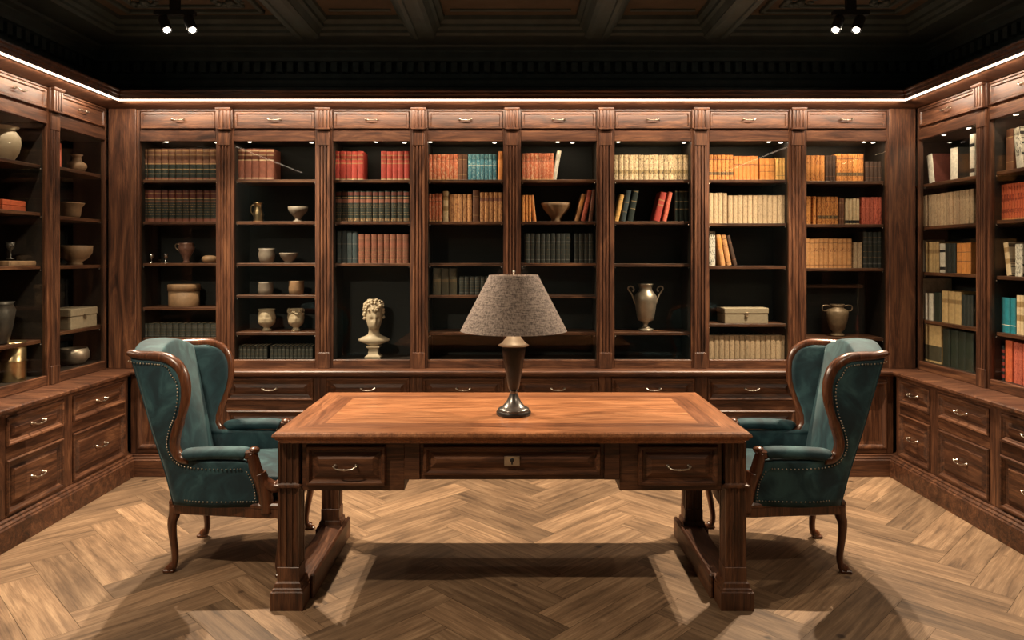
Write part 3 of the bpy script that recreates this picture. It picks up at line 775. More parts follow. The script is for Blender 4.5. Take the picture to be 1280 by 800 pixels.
def make_rows():
    ROWS.sort(key=lambda r: -r['area'])
    count = 0; stuff = MB(); smats = []; cut = False
    for r in ROWS:
        w = (r['a1']-r['a0'])/r['n']
        if count+r['n'] > 300: cut = True
        k = 1
        single = r['n'] == 1
        me0 = book_mesh(r['style'], w*.97, r['h'], r['d'], r['cover'])
        for i in range(r['n']):
            t = w*.97
            # slight individual differences in height and set-back
            sz = 1+random.uniform(-.006, .006)*(0 if single else 1); dy = random.uniform(0, .004)
            x = r['a0']+w*(i+.5); tl = R(r['tilt'])
            M = Matrix.Translation((x, r['y']+dy, r['z']+t/2*abs(math.sin(tl))+.0005)) @ Matrix.Rotation(tl, 4, 'Y') @ Matrix.Diagonal((1, 1, sz, 1))
            W = r['fr'].M @ M
            if cut:
                off = len(stuff.v); mo = {}
                for q, m in enumerate(me0.materials):
                    if m not in smats: smats.append(m)
                    mo[q] = smats.index(m)
                stuff.v += [tuple(W @ v.co) for v in me0.vertices]
                for p in me0.polygons: stuff.face([off+v for v in p.vertices], mo[p.material_index], p.use_smooth)
            else:
                o = link('book', me0); o.matrix_world = W
                tag(o, r['label'], 'book', r['group']); count += 1
    if stuff.v:
        o = obj('books', stuff, smats)
        tag(o, 'the smallest and narrowest volumes scattered through the bookcase shelves', 'books', kind='stuff')
make_rows()

# ------------------------------------------------------------------ shelf ornaments
BRONZE = plain('bronze_patina', (.24, .17, .11), .38, .7, noise=.35, nscale=14)
SILV2 = plain('tarnished_silver', (.42, .34, .26), .42, .8, noise=.3, nscale=10)
BRASS = plain('old_brass', (.62, .46, .25), .28, 1.0, noise=.2, nscale=8)
TERRA = plain('earthenware', (.25, .145, .075), .65, noise=.25, nscale=16, bump=.2)
STONEW = plain('grey_stoneware', (.17, .135, .105), .6, noise=.2, nscale=18, bump=.2)
IVORY = plain('ivory_ceramic', (.42, .33, .22), .5, noise=.12, nscale=12)
MARBLE = plain('cream_marble', (.50, .40, .28), .5, noise=.1, nscale=9)
BOXM = plain('linen_box', (.32, .25, .165), .75, noise=.12, nscale=60, bump=.1)
DARKM = plain('dark_bronze', (.07, .06, .05), .4, .6, noise=.3)
def place(name, fr, a, y, z, label, cat, mb, mats, sub=0):
    o = obj(name, mb, mats, None, (0, 0, 0), sub)
    o.matrix_world = fr.M @ Matrix.Translation((a, y, z)); return tag(o, label, cat)
def bx(px): return PX(px, 5.30)
def bowl_prof(r, h, foot=.45, th=.006, fh=.12):
    o = [(r*foot, 0), (r*foot, h*fh*.5), (r*foot*.85, h*fh), (r*.62, h*.32), (r*.86, h*.62), (r*.97, h*.9), (r, h)]
    i = [(r-th, h), (r*.93-th, h*.88), (r*.82-th, h*.62), (r*.5, h*.34), (.002, h*.25)]
    return o+i
def lathe_thing(name, fr, a, y, z, prof, mat, label, cat, n=28, fn=None):
    mb = MB(); mb.lathe(prof, n=n, fn=fn); return place(name, fr, a, y, z, label, cat, mb, mat)
yy = .14
B8 = 169.8   # pixels per metre at that depth
# bookcase 1
def handled(name, a, z, prof, mat, label, cat, hs, fr=BK):
    root = thing(name, label, cat, fr.w((a, yy, z)), fr.rot)
    mb = MB(); mb.lathe(prof, n=28); obj('body', mb, mat, root)
    for h in hs:
        mb = MB(); mb.sweep(catmull(h[0], 5), h[1], (0, 1, 0), 8); obj('handle', mb, h[2], root)
    return root
handled('jug', bx(233), 1.498, [(.024, 0), (.026, .006), (.018, .018), (.03, .05), (.052, .09), (.058, .115), (.048, .135), (.054, .148), (.05, .148), (.044, .136), (.05, .11), (.003, .09)],
        plain('plum_glaze', (.20, .10, .075), .3, .2, noise=.4, nscale=18), 'small plum glazed jug on the third shelf of the first back bookcase', 'jug',
        [([(-.05, 0, .135), (-.075, 0, .14), (-.08, 0, .115), (-.055, 0, .09)], .005, BRONZE)])
lathe_thing('dish', BK, bx(262), yy, 1.498, [(.03, 0), (.045, .006), (.055, .025), (.05, .045), (.03, .055), (.003, .057)], TERRA, 'small rounded lidded dish beside the plum jug', 'dish')
for px, dd in ((191, 'left'), (209, 'right')):
    lathe_thing('goblet', BK, bx(px), yy-.02, 1.498, [(.018, 0), (.018, .003), (.004, .008), (.004, .03), (.014, .04), (.018, .055), (.015, .07), (.013, .07), (.003, .045)], CHROME,
                'tiny metal goblet, the %s one of two beside the plum jug' % dd, 'goblet')
root = thing('round_box', 'round tan lidded box on the fourth shelf of the first back bookcase', 'box', BK.w((bx(229.5), yy+.01, 1.18)))
mb = MB(); mb.lathe([(.105, 0), (.107, .004), (.107, .12), (.1, .12)], n=36); obj('body', mb, TERRA, root)
mb = MB(); mb.lathe([(.108, .115), (.113, .117), (.113, .158), (.108, .163), (.002, .165)], n=36); obj('lid', mb, TERRA, root)
# bookcase 2
handled('tankard', bx(323), 1.80, [(.036, 0), (.038, .01), (.034, .03), (.04, .055), (.032, .085), (.026, .105), (.030, .135), (.036, .142), (.033, .142), (.024, .11), (.003, .09)], BRASS,
        'small polished brass jug on the second shelf of the second back bookcase', 'jug', [([(-.027, 0, .125), (-.05, 0, .12), (-.055, 0, .08), (-.038, 0, .05)], .004, BRASS)])
lathe_thing('footed_bowl', BK, bx(372.5), yy, 1.80, [(.038, 0), (.038, .006), (.022, .014), (.022, .03), (.04, .05), (.066, .08), (.072, .112), (.068, .112), (.06, .08), (.003, .05)], STONEW,
            'small dim footed bowl on the second shelf of the second back bookcase', 'bowl')
cup = lambda r, h: [(r*.8, 0), (r*.92, .004), (r, h*.4), (r*.98, h*.9), (r*1.02, h), (r*.93, h), (r*.9, h*.5), (.003, h*.2)]
lathe_thing('cup', BK, bx(333.5), yy, 1.498, [(.04, 0), (.052, .02), (.06, .06), (.054, .09), (.058, .108), (.053, .108), (.05, .07), (.003, .03)], STONEW, 'squat stoneware cup on the third shelf of the second back bookcase', 'cup')
lathe_thing('bowl', BK, bx(361), yy, 1.498, bowl_prof(.068, .075), STONEW, 'small stoneware bowl on the third shelf of the second back bookcase', 'bowl')
lathe_thing('cup', BK, bx(332), yy, 1.267, cup(.055, .092), STONEW, 'straight sided cup, left of two on the fourth shelf of second back bookcase', 'cup')
lathe_thing('cup', BK, bx(370.5), yy, 1.267, cup(.055, .10), TERRA, 'straight sided tan cup, right of two on the fourth shelf of second back bookcase', 'cup')
def face_fn(h, r, turn=0):
    def fn(p, a):
        x, y, z = p; d = math.atan2(math.sin(a+math.pi/2-turn), math.cos(a+math.pi/2-turn)); zz = z/h; k = 0
        k += .16*r*math.exp(-(d/.16)**2-((zz-.56)/.10)**2)
        for e in (-.42, .42): k -= .10*r*math.exp(-((d-e)/.2)**2-((zz-.66)/.05)**2)
        k += .08*r*math.exp(-(d/.3)**2-((zz-.41)/.03)**2)
        for e in (-1.5, 1.5): k += .15*r*math.exp(-((d-e)/.12)**2-((zz-.6)/.09)**2)
        R_ = math.hypot(x, y)+1e-6; return (x*(1+k/R_), y*(1+k/R_), z)
    return fn
fprof = [(.034, 0), (.036, .006), (.026, .016), (.022, .024)] + [(.022+.040*math.sin(math.pi*.5*min(1, q/6)), .024+.105*q/14) for q in range(1, 13)] + [(.058, .135), (.054, .145), (.06, .152), (.06, .160), (.055, .160), (.05, .14), (.003, .12)]
lathe_thing('face_cup', BK, bx(333.5), yy, 1.00, fprof, IVORY, 'pale cup shaped as a face, left of two on the fifth shelf', 'cup', 32, face_fn(.16, .06))
root = thing('face_cup', 'pale head-shaped cup with curly rim, right of two on the fifth shelf', 'cup', BK.w((bx(370), yy, 1.00)))
mb = MB(); mb.lathe([(r*.92, z*1.02) for r, z in fprof], n=32, fn=face_fn(.163, .055, .2)); obj('body', mb, IVORY, root)
mb = MB()
for k in range(26):
    a = k*2.4; mb.ball((.052*math.cos(a), .052*math.sin(a), .125+.035*((k*7) % 10)/10), .011, 7, 5)
obj('curls', mb, IVORY, root)
# bust
root = thing('bust', 'cream classical marble bust on a small socle at the bottom of the third back bookcase', 'statue', BK.w((bx(467), .15, .80)))
mb = MB(); mb.stack(-.055, .055, -.05, .05, [(.002, 0), (.002, .014), (-.006, .019), (-.018, .03), (-.022, .066), (-.014, .074), (-.008, .080), (-.008, .090)]); obj('socle', mb, MARBLE, root)
mb = MB()
prof = [(.088, .030, .028, 0), (.10, .052, .036, 0), (.112, .090, .044, 0), (.124, .117, .050, .002), (.134, .120, .052, .004), (.146, .106, .050, .006), (.155, .082, .046, .008), (.163, .056, .042, .008), (.174, .043, .038, .008),
        (.19, .039, .036, .006), (.205, .038, .036, .002), (.215, .038, .040, -.006), (.222, .040, .047, -.014), (.232, .044, .056, -.014), (.245, .049, .062, -.012), (.26, .053, .066, -.010), (.275, .056, .069, -.008),
        (.288, .058, .071, -.006), (.30, .060, .072, -.005), (.315, .061, .073, -.004), (.33, .063, .073, -.002), (.35, .066, .074, 0), (.375, .068, .074, 0), (.40, .060, .066, 0), (.418, .042, .046, 0), (.428, .008, .008, 0)]
ringsb = []; n = 48; turn = .30
for (z, rx, ry, cy) in prof:
    ring = []
    for i in range(n):
        a = 2*math.pi*i/n; d = math.atan2(math.sin(a+math.pi/2), math.cos(a+math.pi/2)); k = 0
        if z > .21:
            k += .022*math.exp(-(d/.15)**2-((z-.268)/.014)**2) + .009*math.exp(-(d/.12)**2-((z-.292)/.018)**2)
            for e in (-.40, .40): k -= .018*math.exp(-((d-e)/.20)**2-((z-.289)/.009)**2)
            k += .009*math.exp(-(d/.7)**2-((z-.307)/.008)**2) + .005*math.exp(-(d/.25)**2-((z-.246)/.006)**2) - .005*math.exp(-(d/.28)**2-((z-.240)/.004)**2) + .009*math.exp(-(d/.25)**2-((z-.224)/.009)**2)
            for e in (-1.55, 1.55): k += .008*math.exp(-((d-e)/.09)**2-((z-.28)/.016)**2)
        x = (rx+k)*math.cos(a); y = (ry+k)*math.sin(a)+cy
        if z > .19:
            tt = turn*min(1, (z-.19)/.03); x, y = x*math.cos(tt)-y*math.sin(tt), x*math.sin(tt)+y*math.cos(tt)
        ring.append((x, y, z))
    ringsb.append(ring)
mb.rings(ringsb); obj('head_and_shoulders', mb, MARBLE, root, sub=1)
mb = MB(); random.seed(3)
for k in range(150):
    a = random.uniform(0, 2*math.pi); zz = random.uniform(.29, .430)
    d = math.atan2(math.sin(a+math.pi/2-turn), math.cos(a+math.pi/2-turn))
    if zz < .352 and abs(d) < 1.25: continue
    f = max(.08, 1-(max(0, zz-.37)/.068)**2)**.5
    mb.ball((.070*f*math.cos(a), .076*f*math.sin(a), zz), random.uniform(.009, .014), 7, 5)
obj('curly_hair', mb, MARBLE, root)
# bookcase 5 bowl
lathe_thing('footed_bowl', BK, bx(695), yy, 1.80, [(.036, 0), (.038, .01), (.032, .018), (.05, .045), (.082, .08), (.104, .115), (.110, .138), (.104, .138), (.095, .11), (.003, .04)],
            TERRA, 'large tan footed bowl between orange books in the fifth back bookcase', 'bowl')
# bookcase 6 urn
def curl_handle(sx, r, z0, z1, out):
    return ([(sx*r, 0, z0), (sx*(r+out*.45), 0, z0+(z1-z0)*.55), (sx*(r+out), 0, z1-.012), (sx*(r+out*.8), 0, z1+.008), (sx*(r+out*.35), 0, z1+.004), (sx*(r+out*.15), 0, z1-.018), (sx*(r+out*.35), 0, z1-.03)], .0055, SILV2)
handled('trophy_urn', bx(807), 1.00, [(.056, 0), (.058, .008), (.05, .016), (.028, .024), (.018, .04), (.018, .055), (.03, .068), (.056, .078), (.062, .10), (.072, .16), (.080, .22), (.080, .255), (.062, .28), (.052, .292), (.046, .31), (.052, .335), (.06, .345), (.055, .346), (.042, .32), (.003, .28)],
        SILV2, 'tall silver trophy urn with two curled handles in the sixth back bookcase', 'urn', [curl_handle(-1, .078, .20, .318, .05), curl_handle(1, .078, .20, .318, .05)])
# bookcase 7 box
def chest(fr, a, y, z, w, d, h, label, mat=BOXM, split=.38, clasp=True):
    root = thing('storage_box', label, 'box', fr.w((a, y, z)), fr.rot)
    mb = MB(); mb.box(-w/2, w/2, -d/2, d/2, 0, h*(1-split), 0, .003); obj('body', mb, mat, root)
    mb = MB(); mb.box(-w/2-.004, w/2+.004, -d/2-.004, d/2+.004, h*(1-split)+.002, h, 0, .004); obj('lid', mb, mat, root)
    mb = MB(); mb.box(-.012, .012, -d/2-.008, -d/2-.003, h*(1-split)-.022, h*(1-split)+.012, 0, .002); mb.sweep([(-.012, -d/2-.009, h*(1-split)-.01), (0, -d/2-.011, h*(1-split)-.024), (.012, -d/2-.009, h*(1-split)-.01)], .002, (0, 0, 1), 6)
    obj('clasp', mb, BRONZE, root)
    return root
chest(BK, PX(932.5, 5.24), .17, 1.06, .315, .2, .112, 'long pale box with a clasp on the fourth shelf of the seventh back bookcase')
chest(LF, 2.98*900/540, .16, 1.056, .30, .2, .135, 'pale clasped box on the fourth shelf of the left wall bookcase by the corner')
# bookcase 8 urn
handled('urn', bx(1046.5), .96, [(.045, 0), (.05, .012), (.03, .03), (.05, .05), (.065, .10), (.075, .15), (.078, .18), (.07, .195), (.045, .205), (.042, .222), (.052, .235), (.048, .236), (.036, .215), (.003, .19)],
        plain('ochre_bronze', (.22, .15, .09), .5, .3, noise=.3), 'dim ochre urn with two ring handles above the right chair', 'urn',
        [([(s*.07, 0, .185), (s*.105, 0, .19), (s*.108, 0, .22), (s*.08, 0, .228), (s*.05, 0, .22)], .0045, BRONZE) for s in (-1, 1)])
# left wall: bookcase by the corner
def la(px): return 3.02*900/(640-px)
lathe_thing('vase', LF, la(98), .14, 2.13, [(.03, 0), (.045, .008), (.062, .04), (.058, .062), (.03, .08), (.026, .11), (.04, .125), (.036, .125), (.02, .1), (.003, .08)], TERRA, 'small round-bellied vase on the top shelf of the left wall bookcase', 'vase')
lathe_thing('pot', LF, la(90), .14, 1.81, [(.05, 0), (.062, .02), (.068, .075), (.085, .098), (.088, .104), (.08, .104), (.06, .08), (.003, .03)], TERRA, 'wide-rimmed brown pot on the second shelf of the left wall bookcase', 'pot')
lathe_thing('bowl', LF, la(97), .15, 1.487, [(.05, 0), (.05, .012), (.042, .02), (.08, .045), (.108, .085), (.112, .135), (.106, .135), (.098, .08), (.003, .035)], TERRA, 'large tan bowl on the third shelf of the left wall bookcase', 'bowl')
lathe_thing('bowl', LF, la(95), .15, .80, [(.04, 0), (.07, .01), (.098, .045), (.1, .085), (.088, .112), (.082, .112), (.09, .08), (.003, .02)], SILV2, 'hammered metal bowl at the bottom of the left wall bookcase', 'bowl')
# left wall: second bookcase
lathe_thing('jar', LF, la(2), .13, 2.115, [(.06, 0), (.066, .01), (.088, .05), (.098, .10), (.095, .14), (.072, .175), (.065, .183), (.09, .198), (.088, .203), (.06, .19), (.003, .15)], IVORY, 'large cream jar at the left edge on the top shelf', 'jar')
for k, zz in enumerate((1.82, 1.853)):
    mb = MB(); mb.box(-.10, .10, 0, .14, 0, .032, 0, .003); mb.box(-.097, .097, .003, .142, .004, .028, 1)
    o = place('book', LF, la(12), .10, zz, ['orange-red book lying flat, lower of two at the left edge', 'orange-red book lying flat, upper of two at the left edge'][k], 'book', mb, [CM['vermilion'], PAGES])
lathe_thing('goblet', LF, la(11), .12, 1.531, [(.02, 0), (.02, .003), (.004, .008), (.005, .05), (.02, .07), (.024, .1), (.021, .1), (.003, .07)], DARKM, 'small dark goblet standing on the wooden tray', 'goblet')
mb = MB(); mb.box(-.13, .13, 0, .2, 0, .03, 0, .004); mb.box(-.12, .12, -.001, 0, .01, .02, 0)
place('tray', LF, la(18), .07, 1.4905, 'flat tan wooden tray on the third shelf at the left edge', 'tray', mb, TERRA)
lathe_thing('urn', LF, la(-2), .14, 1.03, [(.05, 0), (.06, .01), (.08, .1), (.095, .2), (.08, .235), (.09, .25), (.084, .25), (.07, .2), (.003, .15)], DARKM, 'dark tapering urn at the left edge above the brass canister', 'urn')
root = thing('canister', 'tall brass canister at the bottom of the left wall bookcase, left edge', 'canister', LF.w((la(12), .12, .80)), LF.rot)
mb = MB(); mb.lathe([(.075, 0), (.077, .004), (.077, .115), (.0785, .118), (.0785, .122), (.077, .125), (.077, .21)], n=36); obj('body', mb, BRASS, root)
mb = MB(); mb.lathe([(.078, .205), (.08, .208), (.08, .232), (.076, .237), (.002, .238)], n=36); obj('lid', mb, BRASS, root)

# ------------------------------------------------------------------ desk
def make_desk():
    org = (0, 3.58, 0)
    root = thing('writing_desk', 'large walnut writing desk with inlaid top in the middle of the room', 'desk', org)
    P = lambda name, mb, mats, par=root: obj(name, mb, mats, par, org if par is root else org)
    X, Y0, Y1 = 1.04, 3.11, 4.05
    mb = MB()
    def ring(i, z): return [(-X+i, Y0+i, z), (X-i, Y0+i, z), (X-i, Y1-i, z), (-X+i, Y1-i, z)]
    mb.rings([ring(.03, .733), ring(.024, .745), ring(.012, .752), ring(.012, .757), ring(.002, .764), ring(0, .770), ring(.004, .779), ring(.012, .785)], 2, False, True, True, False)
    lv = [.012, .105, .185]
    for (i0, i1, mx, my) in ((lv[0], lv[1], 1, 2), (lv[1], lv[2], 3, 4)):
        o = len(mb.v); mb.v += ring(i0, .785)+ring(i1, .785)
        for k in range(4): mb.face([o+k, o+(k+1) % 4, o+4+(k+1) % 4, o+4+k], mx if k % 2 == 0 else my)
    o = len(mb.v); mb.v += ring(lv[2], .785); mb.face([o, o+1, o+2, o+3], 0)
    P('tabletop', mb, [DT, DB, DBY, DK, DKY])
    XI, YF, YB = .925, 3.165, 3.99
    mb = MB()
    for s in (-1, 1):
        a, b = sorted((s*.475, s*XI)); mb.box(a, b, YF+.012, YB-.012, .515, .733, 0, .002)
    mb.box(-.475, .475, YF+.012, YB-.012, .564, .733, 0, .002)
    for s in (-1, 1):
        a, b = sorted((s*.925, s*.955)); mb.box(a, b, YF+.06, YB-.06, .515, .733, 0, .002)
        a, b = sorted((s*.405, s*.475)); mb.box(a, b, YF+.004, YB-.004, .565, .733, 0, .003)
    P('apron', mb, WX)
    def dr(a, b, z0, z1, h):
        mb = MB(); y = YF+.006
        mb.panel(a, b, z0, z1, [(0, y+.02), (0, y-.006), (.005, y-.014), (.014, y-.014), (.02, y-.006), (.024, y+.002), (.03, y+.002), (.058, y-.010), (.062, y-.010)])
        d = P('drawer', mb, WX)
        if h:
            k = link('handle', HM, d); k.location = ((a+b)/2, y-.010-org[1], (z0+z1)/2)
        return d
    for s in (-1, 1):
        a, b = sorted((s*.555, s*.905)); dr(a, b, .540, .716, True)
    d = dr(-.39, .39, .585, .716, False)
    mb = MB(); y = YF-.004
    mb.box(-.034, .034, y-.004, y+.002, .628, .672, 0, .0015)
    mb.box(-.030, -.026, y-.0055, y-.003, .631, .669, 0); mb.box(.026, .030, y-.0055, y-.003, .631, .669, 0)
    mb.lathe([(.009, 0), (.009, .002), (.005, .003)], 0, 0, 0, 14, 1)
    st = len(mb.v)-14*3
    mb.xf(Matrix.Translation((0, y-.004, .655)) @ Matrix.Rotation(R(90), 4, 'X'), st)
    mb.box(-.0035, .0035, y-.006, y-.0035, .636, .656, 1)
    P('lock_plate', mb, [SILVER, FIXT], d)
    # legs
    mb0 = None
    for sx in (-1, 1):
        for (yc, f) in ((3.215, -1), (3.945, 1)):
            mb = MB(); xc = sx*.985; w = .048
            mb.stack(xc-w, xc+w, yc-w, yc+w, [(.024, 0), (.024, .078), (.018, .082), (.018, .088), (.010, .094), (.008, .112), (0, .118), (0, .178), (-.002, .18)])
            for (z0, z1) in ((.18, .528), (.548, .733)):
                pts = []
                for (dx, dy) in ((0, -1), (1, 0), (0, 1), (-1, 0)):
                    tx, ty = -dy, dx
                    base = w-.002
                    pts.append((xc+dx*base-tx*base, yc+dy*base-ty*base))
                    for k in range(3):
                        c = (k-1)*.026
                        for q in range(5):
                            an = math.pi*q/4; u = c-.009*math.cos(an); v = base-.006*math.sin(an)
                            pts.append((xc+dx*v+tx*u, yc+dy*v+ty*u))
                mb.rings([[(px_, py_, z) for px_, py_ in pts] for z in (z0, z1)], 0, False)
            mb.stack(xc-w, xc+w, yc-w, yc+w, [(-.004, .526), (.004, .53), (.010, .534), (.010, .541), (.002, .545), (-.004, .55)])
            P('leg', mb, WZ)
        mb = MB(); a, b = sorted((sx*1.03, sx*.915))
        mb.box(a, b, 3.26, 3.90, .015, .092, 0, .004)
        a, b = sorted((sx*.915, sx*.893)); mb.box(a, b, 3.255, 3.985, .0, .112, 0, .008)
        P('stretcher', mb, WY)
    return root
make_desk()

# ------------------------------------------------------------------ lamp
def make_lamp():
    root = thing('table_lamp', 'table lamp with dark turned base and taupe linen cone shade on the desk', 'lamp', (.008, 3.475, .7852))
    DW = plain('lamp_dark_bronze', (.032, .026, .021), .35, .4, noise=.3)
    ST_ = plain('lamp_pewter', (.62, .55, .45), .45, .3, noise=.1)
    mb = MB()
    mb.lathe([(.082, 0), (.084, .006), (.084, .014), (.078, .022)], n=40, mat=0, cap1=False)
    obj('base', mb, DW, root)
    mb = MB(); mb.lathe([(.078, .020), (.074, .030), (.062, .037), (.055, .040), (.05, .045), (.036, .062), (.026, .082), (.020, .098), (.018, .112), (.024, .115)], n=40); obj('pedestal', mb, plain('lamp_gunmetal', (.16, .15, .14), .28, .8), root)
    mb = MB(); mb.lathe([(.020, .114), (.020, .120), (.026, .125), (.032, .16), (.042, .22), (.052, .28), (.056, .31), (.056, .335)], n=40); obj('body', mb, DW, root)
    mb = MB(); mb.lathe([(.056, .332), (.074, .333), (.075, .336), (.058, .345), (.044, .362), (.032, .378), (.024, .385), (.024, .395), (.014, .396), (.012, .44)], n=40); obj('collar', mb, ST_, root)
    mb = MB()
    o_ = [(.257, .405), (.119, .672)]; th = .003; n = 56
    rs = []
    for (r, z) in ((.257, .405), (.254, .411), (.12, .668), (.118, .673), (.116, .673), (.117, .666), (.251, .411), (.254, .405)):
        rs.append([(r*math.cos(2*math.pi*k/n), r*math.sin(2*math.pi*k/n), z) for k in range(n)])
    mb.rings(rs, 0, True, True, False, False)
    sh = obj('lamp_shade', mb, LINEN, root)
    mb = MB()
    for k in range(3):
        a = k*2.094+.5; mb.sweep([(0, 0, .667), (.117*math.cos(a), .117*math.sin(a), .667)], .002, (0, 0, 1), 6)
    mb.sweep([(.001, 0, .43), (.001, 0, .68)], .003, (1, 0, 0), 6); obj('spider', mb, ST_, root)
    mb = MB(); mb.ball((0, 0, .688), .007, 12, 8, 0, (1, 1, 1.2)); mb.lathe([(.008, .674), (.004, .68), (.004, .684)], n=10); obj('finial', mb, CHROME, root)
    mb = MB(); mb.lathe([(.012, .44), (.014, .47), (.028, .52), (.03, .54), (.022, .565), (.004, .575)], n=20); obj('bulb', mb, emit('bulb_glow', (1, .74, .48), 40), root)
make_lamp()

# ------------------------------------------------------------------ wing chairs
def make_chair(label, loc, rz):
    root = thing('wing_chair', label, 'armchair', loc, rz)
    P = lambda name, mb, mats, par=root, sub=0: obj(name, mb, mats, par, sub=sub)
    sm = lambda t: max(0, min(1, t))**2*(3-2*max(0, min(1, t)))
    def yw(x, z):
        lo = .235+.085*sm((x+.40)/.42)            # seat level: narrower at the back
        hi = .255+.075*sm((x+.42)/.28)
        return lo+(hi-lo)*sm((z-.45)/.35)
    band = [(-.445, 1.082), (-.39, 1.068), (-.31, 1.066), (-.235, 1.058), (-.175, 1.018), (-.148, .955), (-.144, .88), (-.160, .80), (-.192, .71), (-.208, .645), (-.200, .600), (-.172, .573), (-.135, .570)]
    xr = sorted([(z, x) for x, z in band[3:12]]+[(.568, -.05), (.562, .13), (.545, .155), (.50, .175), (.45, .20), (.34, .225)])
    xl = [(.33, -.228), (.60, -.302), (.85, -.376), (1.07, -.440)]
    for s in (-1, 1):
        # upholstered side and wing panel, both faces
        zs = [.345, .38, .43, .48, .51, .53, .545, .556, .563, .568, .585, .62, .66, .71, .76, .81, .86, .91, .96, 1.0, 1.03, 1.055]
        outer, inner = [], []
        for z in zs:
            a, b = lerp_tab(xl, z)+.012, lerp_tab(xr, z)
            if z > 1.03: b = lerp_tab([(1.03, -.205), (1.055, -.25)], z)
            ro, ri = [], []
            for q in range(13):
                x = a+(b-a)*q/12; y = yw(x, z); bul = .010*math.sin(math.pi*q/12)
                ro.append((x, s*(y+bul*.6), z)); ri.append((x, s*(y-.042-bul), z))
            outer.append(ro); inner.append(ri)
        mb = MB(); loop = [o_+i_[::-1] for o_, i_ in zip(outer, inner)]
        if s > 0: loop = [l[::-1] for l in loop]
        mb.rings(loop, 0, True)
        P('wing_panel', mb, VELVET)
        # carved frame
        pts = catmull([(x, s*(yw(x, z)-.010), z) for x, z in band], 6)
        nn = len(pts); rad = []
        for i in range(nn):
            f = i/(nn-1); w = .018+.007*math.sin(math.pi*min(1, f/.62))**1.0 if f < .62 else .024
            if f < .05: w = .012+.010*f/.05
            rad.append((.027, w))
        mb = MB(); mb.sweep(pts, rad, (0, 1, 0), 14)
        pts2 = [(x, y+s*.014, z) for x, y, z in pts]
        mb.sweep([(x, y, z) for x, y, z in pts2], .009, (0, 1, 0), 8)
        fr = P('wing_frame', mb, MAH)
        mb = MB()
        mb.ball((.172, s*.306, .612), .027, 14, 10, 0, (1.0, 1.1, .7))
        mb.box(.128, .182, s*.306-.03, s*.306+.03, .572, .618, 0, .010)
        fp = catmull([(.160, s*.31, .60), (.172, s*.31, .56), (.182, s*.31, .52), (.200, s*.31, .482), (.232, s*.31, .452), (.268, s*.31, .436), (.290, s*.31, .440)], 5)
        n2 = len(fp); mb.sweep(fp, [(.029, .025+.006*math.sin(math.pi*i/n2)) for i in range(n2)], (0, 1, 0), 12)
        mb.ball((.292, s*.31, .45), .022, 12, 8, 0, (1, 1.25, 1))
        fp = catmull([(.195, s*.31, .50), (.215, s*.312, .45), (.228, s*.312, .39), (.240, s*.312, .31)], 5)
        mb.sweep(fp, (.029, .036), (0, 1, 0), 14)
        P('arm_support', mb, MAH)
        # arm pad
        mb = MB(); ap = catmull([(-.15, s*.30, .585), (-.13, s*.30, .597), (-.03, s*.30, .602), (.08, s*.30, .602), (.125, s*.30, .598), (.14, s*.30, .592)], 5)
        n3 = len(ap); mb.sweep(ap, [(.04*min(1, .35+8*min(i, n3-1-i)/n3), .030*min(1, .35+8*min(i, n3-1-i)/n3)) for i in range(n3)], (0, 1, 0), 16)
        P('arm_pad', mb, VELVET)
        # nails
        mb = MB()
        def nails(path, off):
            mb = MB()
            acc = 0; last = Vector(path[0])
            for p in path[1:]:
                v = Vector(p); acc += (v-last).length; last = v
                if acc > .0125: acc = 0; mb.ball((v.x+off[0], v.y+off[1], v.z+off[2]), .0042, 6, 4)
            P('nail_trim', mb, NAILS)
        ip = [(x-(.034 if i > 3 else .004), z-(.036 if i < 5 else (.012 if i < 8 else .0))) for i, (x, z) in enumerate(band[:11])]+[(-.20, .555), (-.13, .535), (.0, .530), (.12, .530)]
        nails(catmull([(x, s*(yw(x, z)+.010), z) for x, z in ip], 14), (0, 0, 0))
        nails(catmull([(-.225, s*.245, .372), (-.1, s*(yw(-.1, .37)+.010), .372), (.1, s*(yw(.1, .37)+.008), .372), (.195, s*(yw(.19, .37)+.008), .372)], 20), (0, 0, 0))
        nails(catmull([(.185, s*.333, .372), (.182, s*.333, .42), (.17, s*.333, .47), (.145, s*.333, .515)], 12), (0, 0, 0))
        # legs
        mb = MB()
        lp = catmull([(x+.024, y, z) for x, y, z in [(-.255, s*.215, .33), (-.262, s*.215, .28), (-.272, s*.217, .24), (-.268, s*.218, .17), (-.258, s*.219, .09), (-.262, s*.22, .04), (-.285, s*.222, .015)]], 5)
        n4 = len(lp); mb.sweep(lp, [(.032-.016*math.sin(math.pi*.5*min(1, i/(n4*.8)))+(.005 if i > n4-6 else 0),)*2 for i in range(n4)], (0, 1, 0), 12)
        mb.box(-.288, -.234, s*.222-.019, s*.222+.019, 0, .018, 0, .005)
        P('leg', mb, MAH)
        mb = MB()
        lp = catmull([(x+.07, y, z) for x, y, z in [(.225, s*.30, .33), (.235, s*.302, .28), (.240, s*.304, .23), (.225, s*.302, .14), (.215, s*.30, .07), (.22, s*.302, .03), (.238, s*.304, .014)]], 5)
        n4 = len(lp); mb.sweep(lp, [(.028-.013*math.sin(math.pi*.5*min(1, i/(n4*.75)))+(.006 if i > n4-6 else 0),)*2 for i in range(n4)], (0, 1, 0), 12)
        mb.box(.275, .332, s*.304-.02, s*.304+.02, 0, .018, 0, .006)
        P('leg', mb, MAH)
    # seat rail
    mb = MB(); out = [(-.252, -.238), (-.1, -.268), (.1, -.305), (.20, -.33), (.292, -.335), (.318, -.30), (.333, -.15), (.337, 0)]
    out = out+[(x, -y) for x, y in out[:-1][::-1]]
    def rg(k, z): return [(x*k+(0 if x < 0 else -.0), y*k, z) for x, y in out]
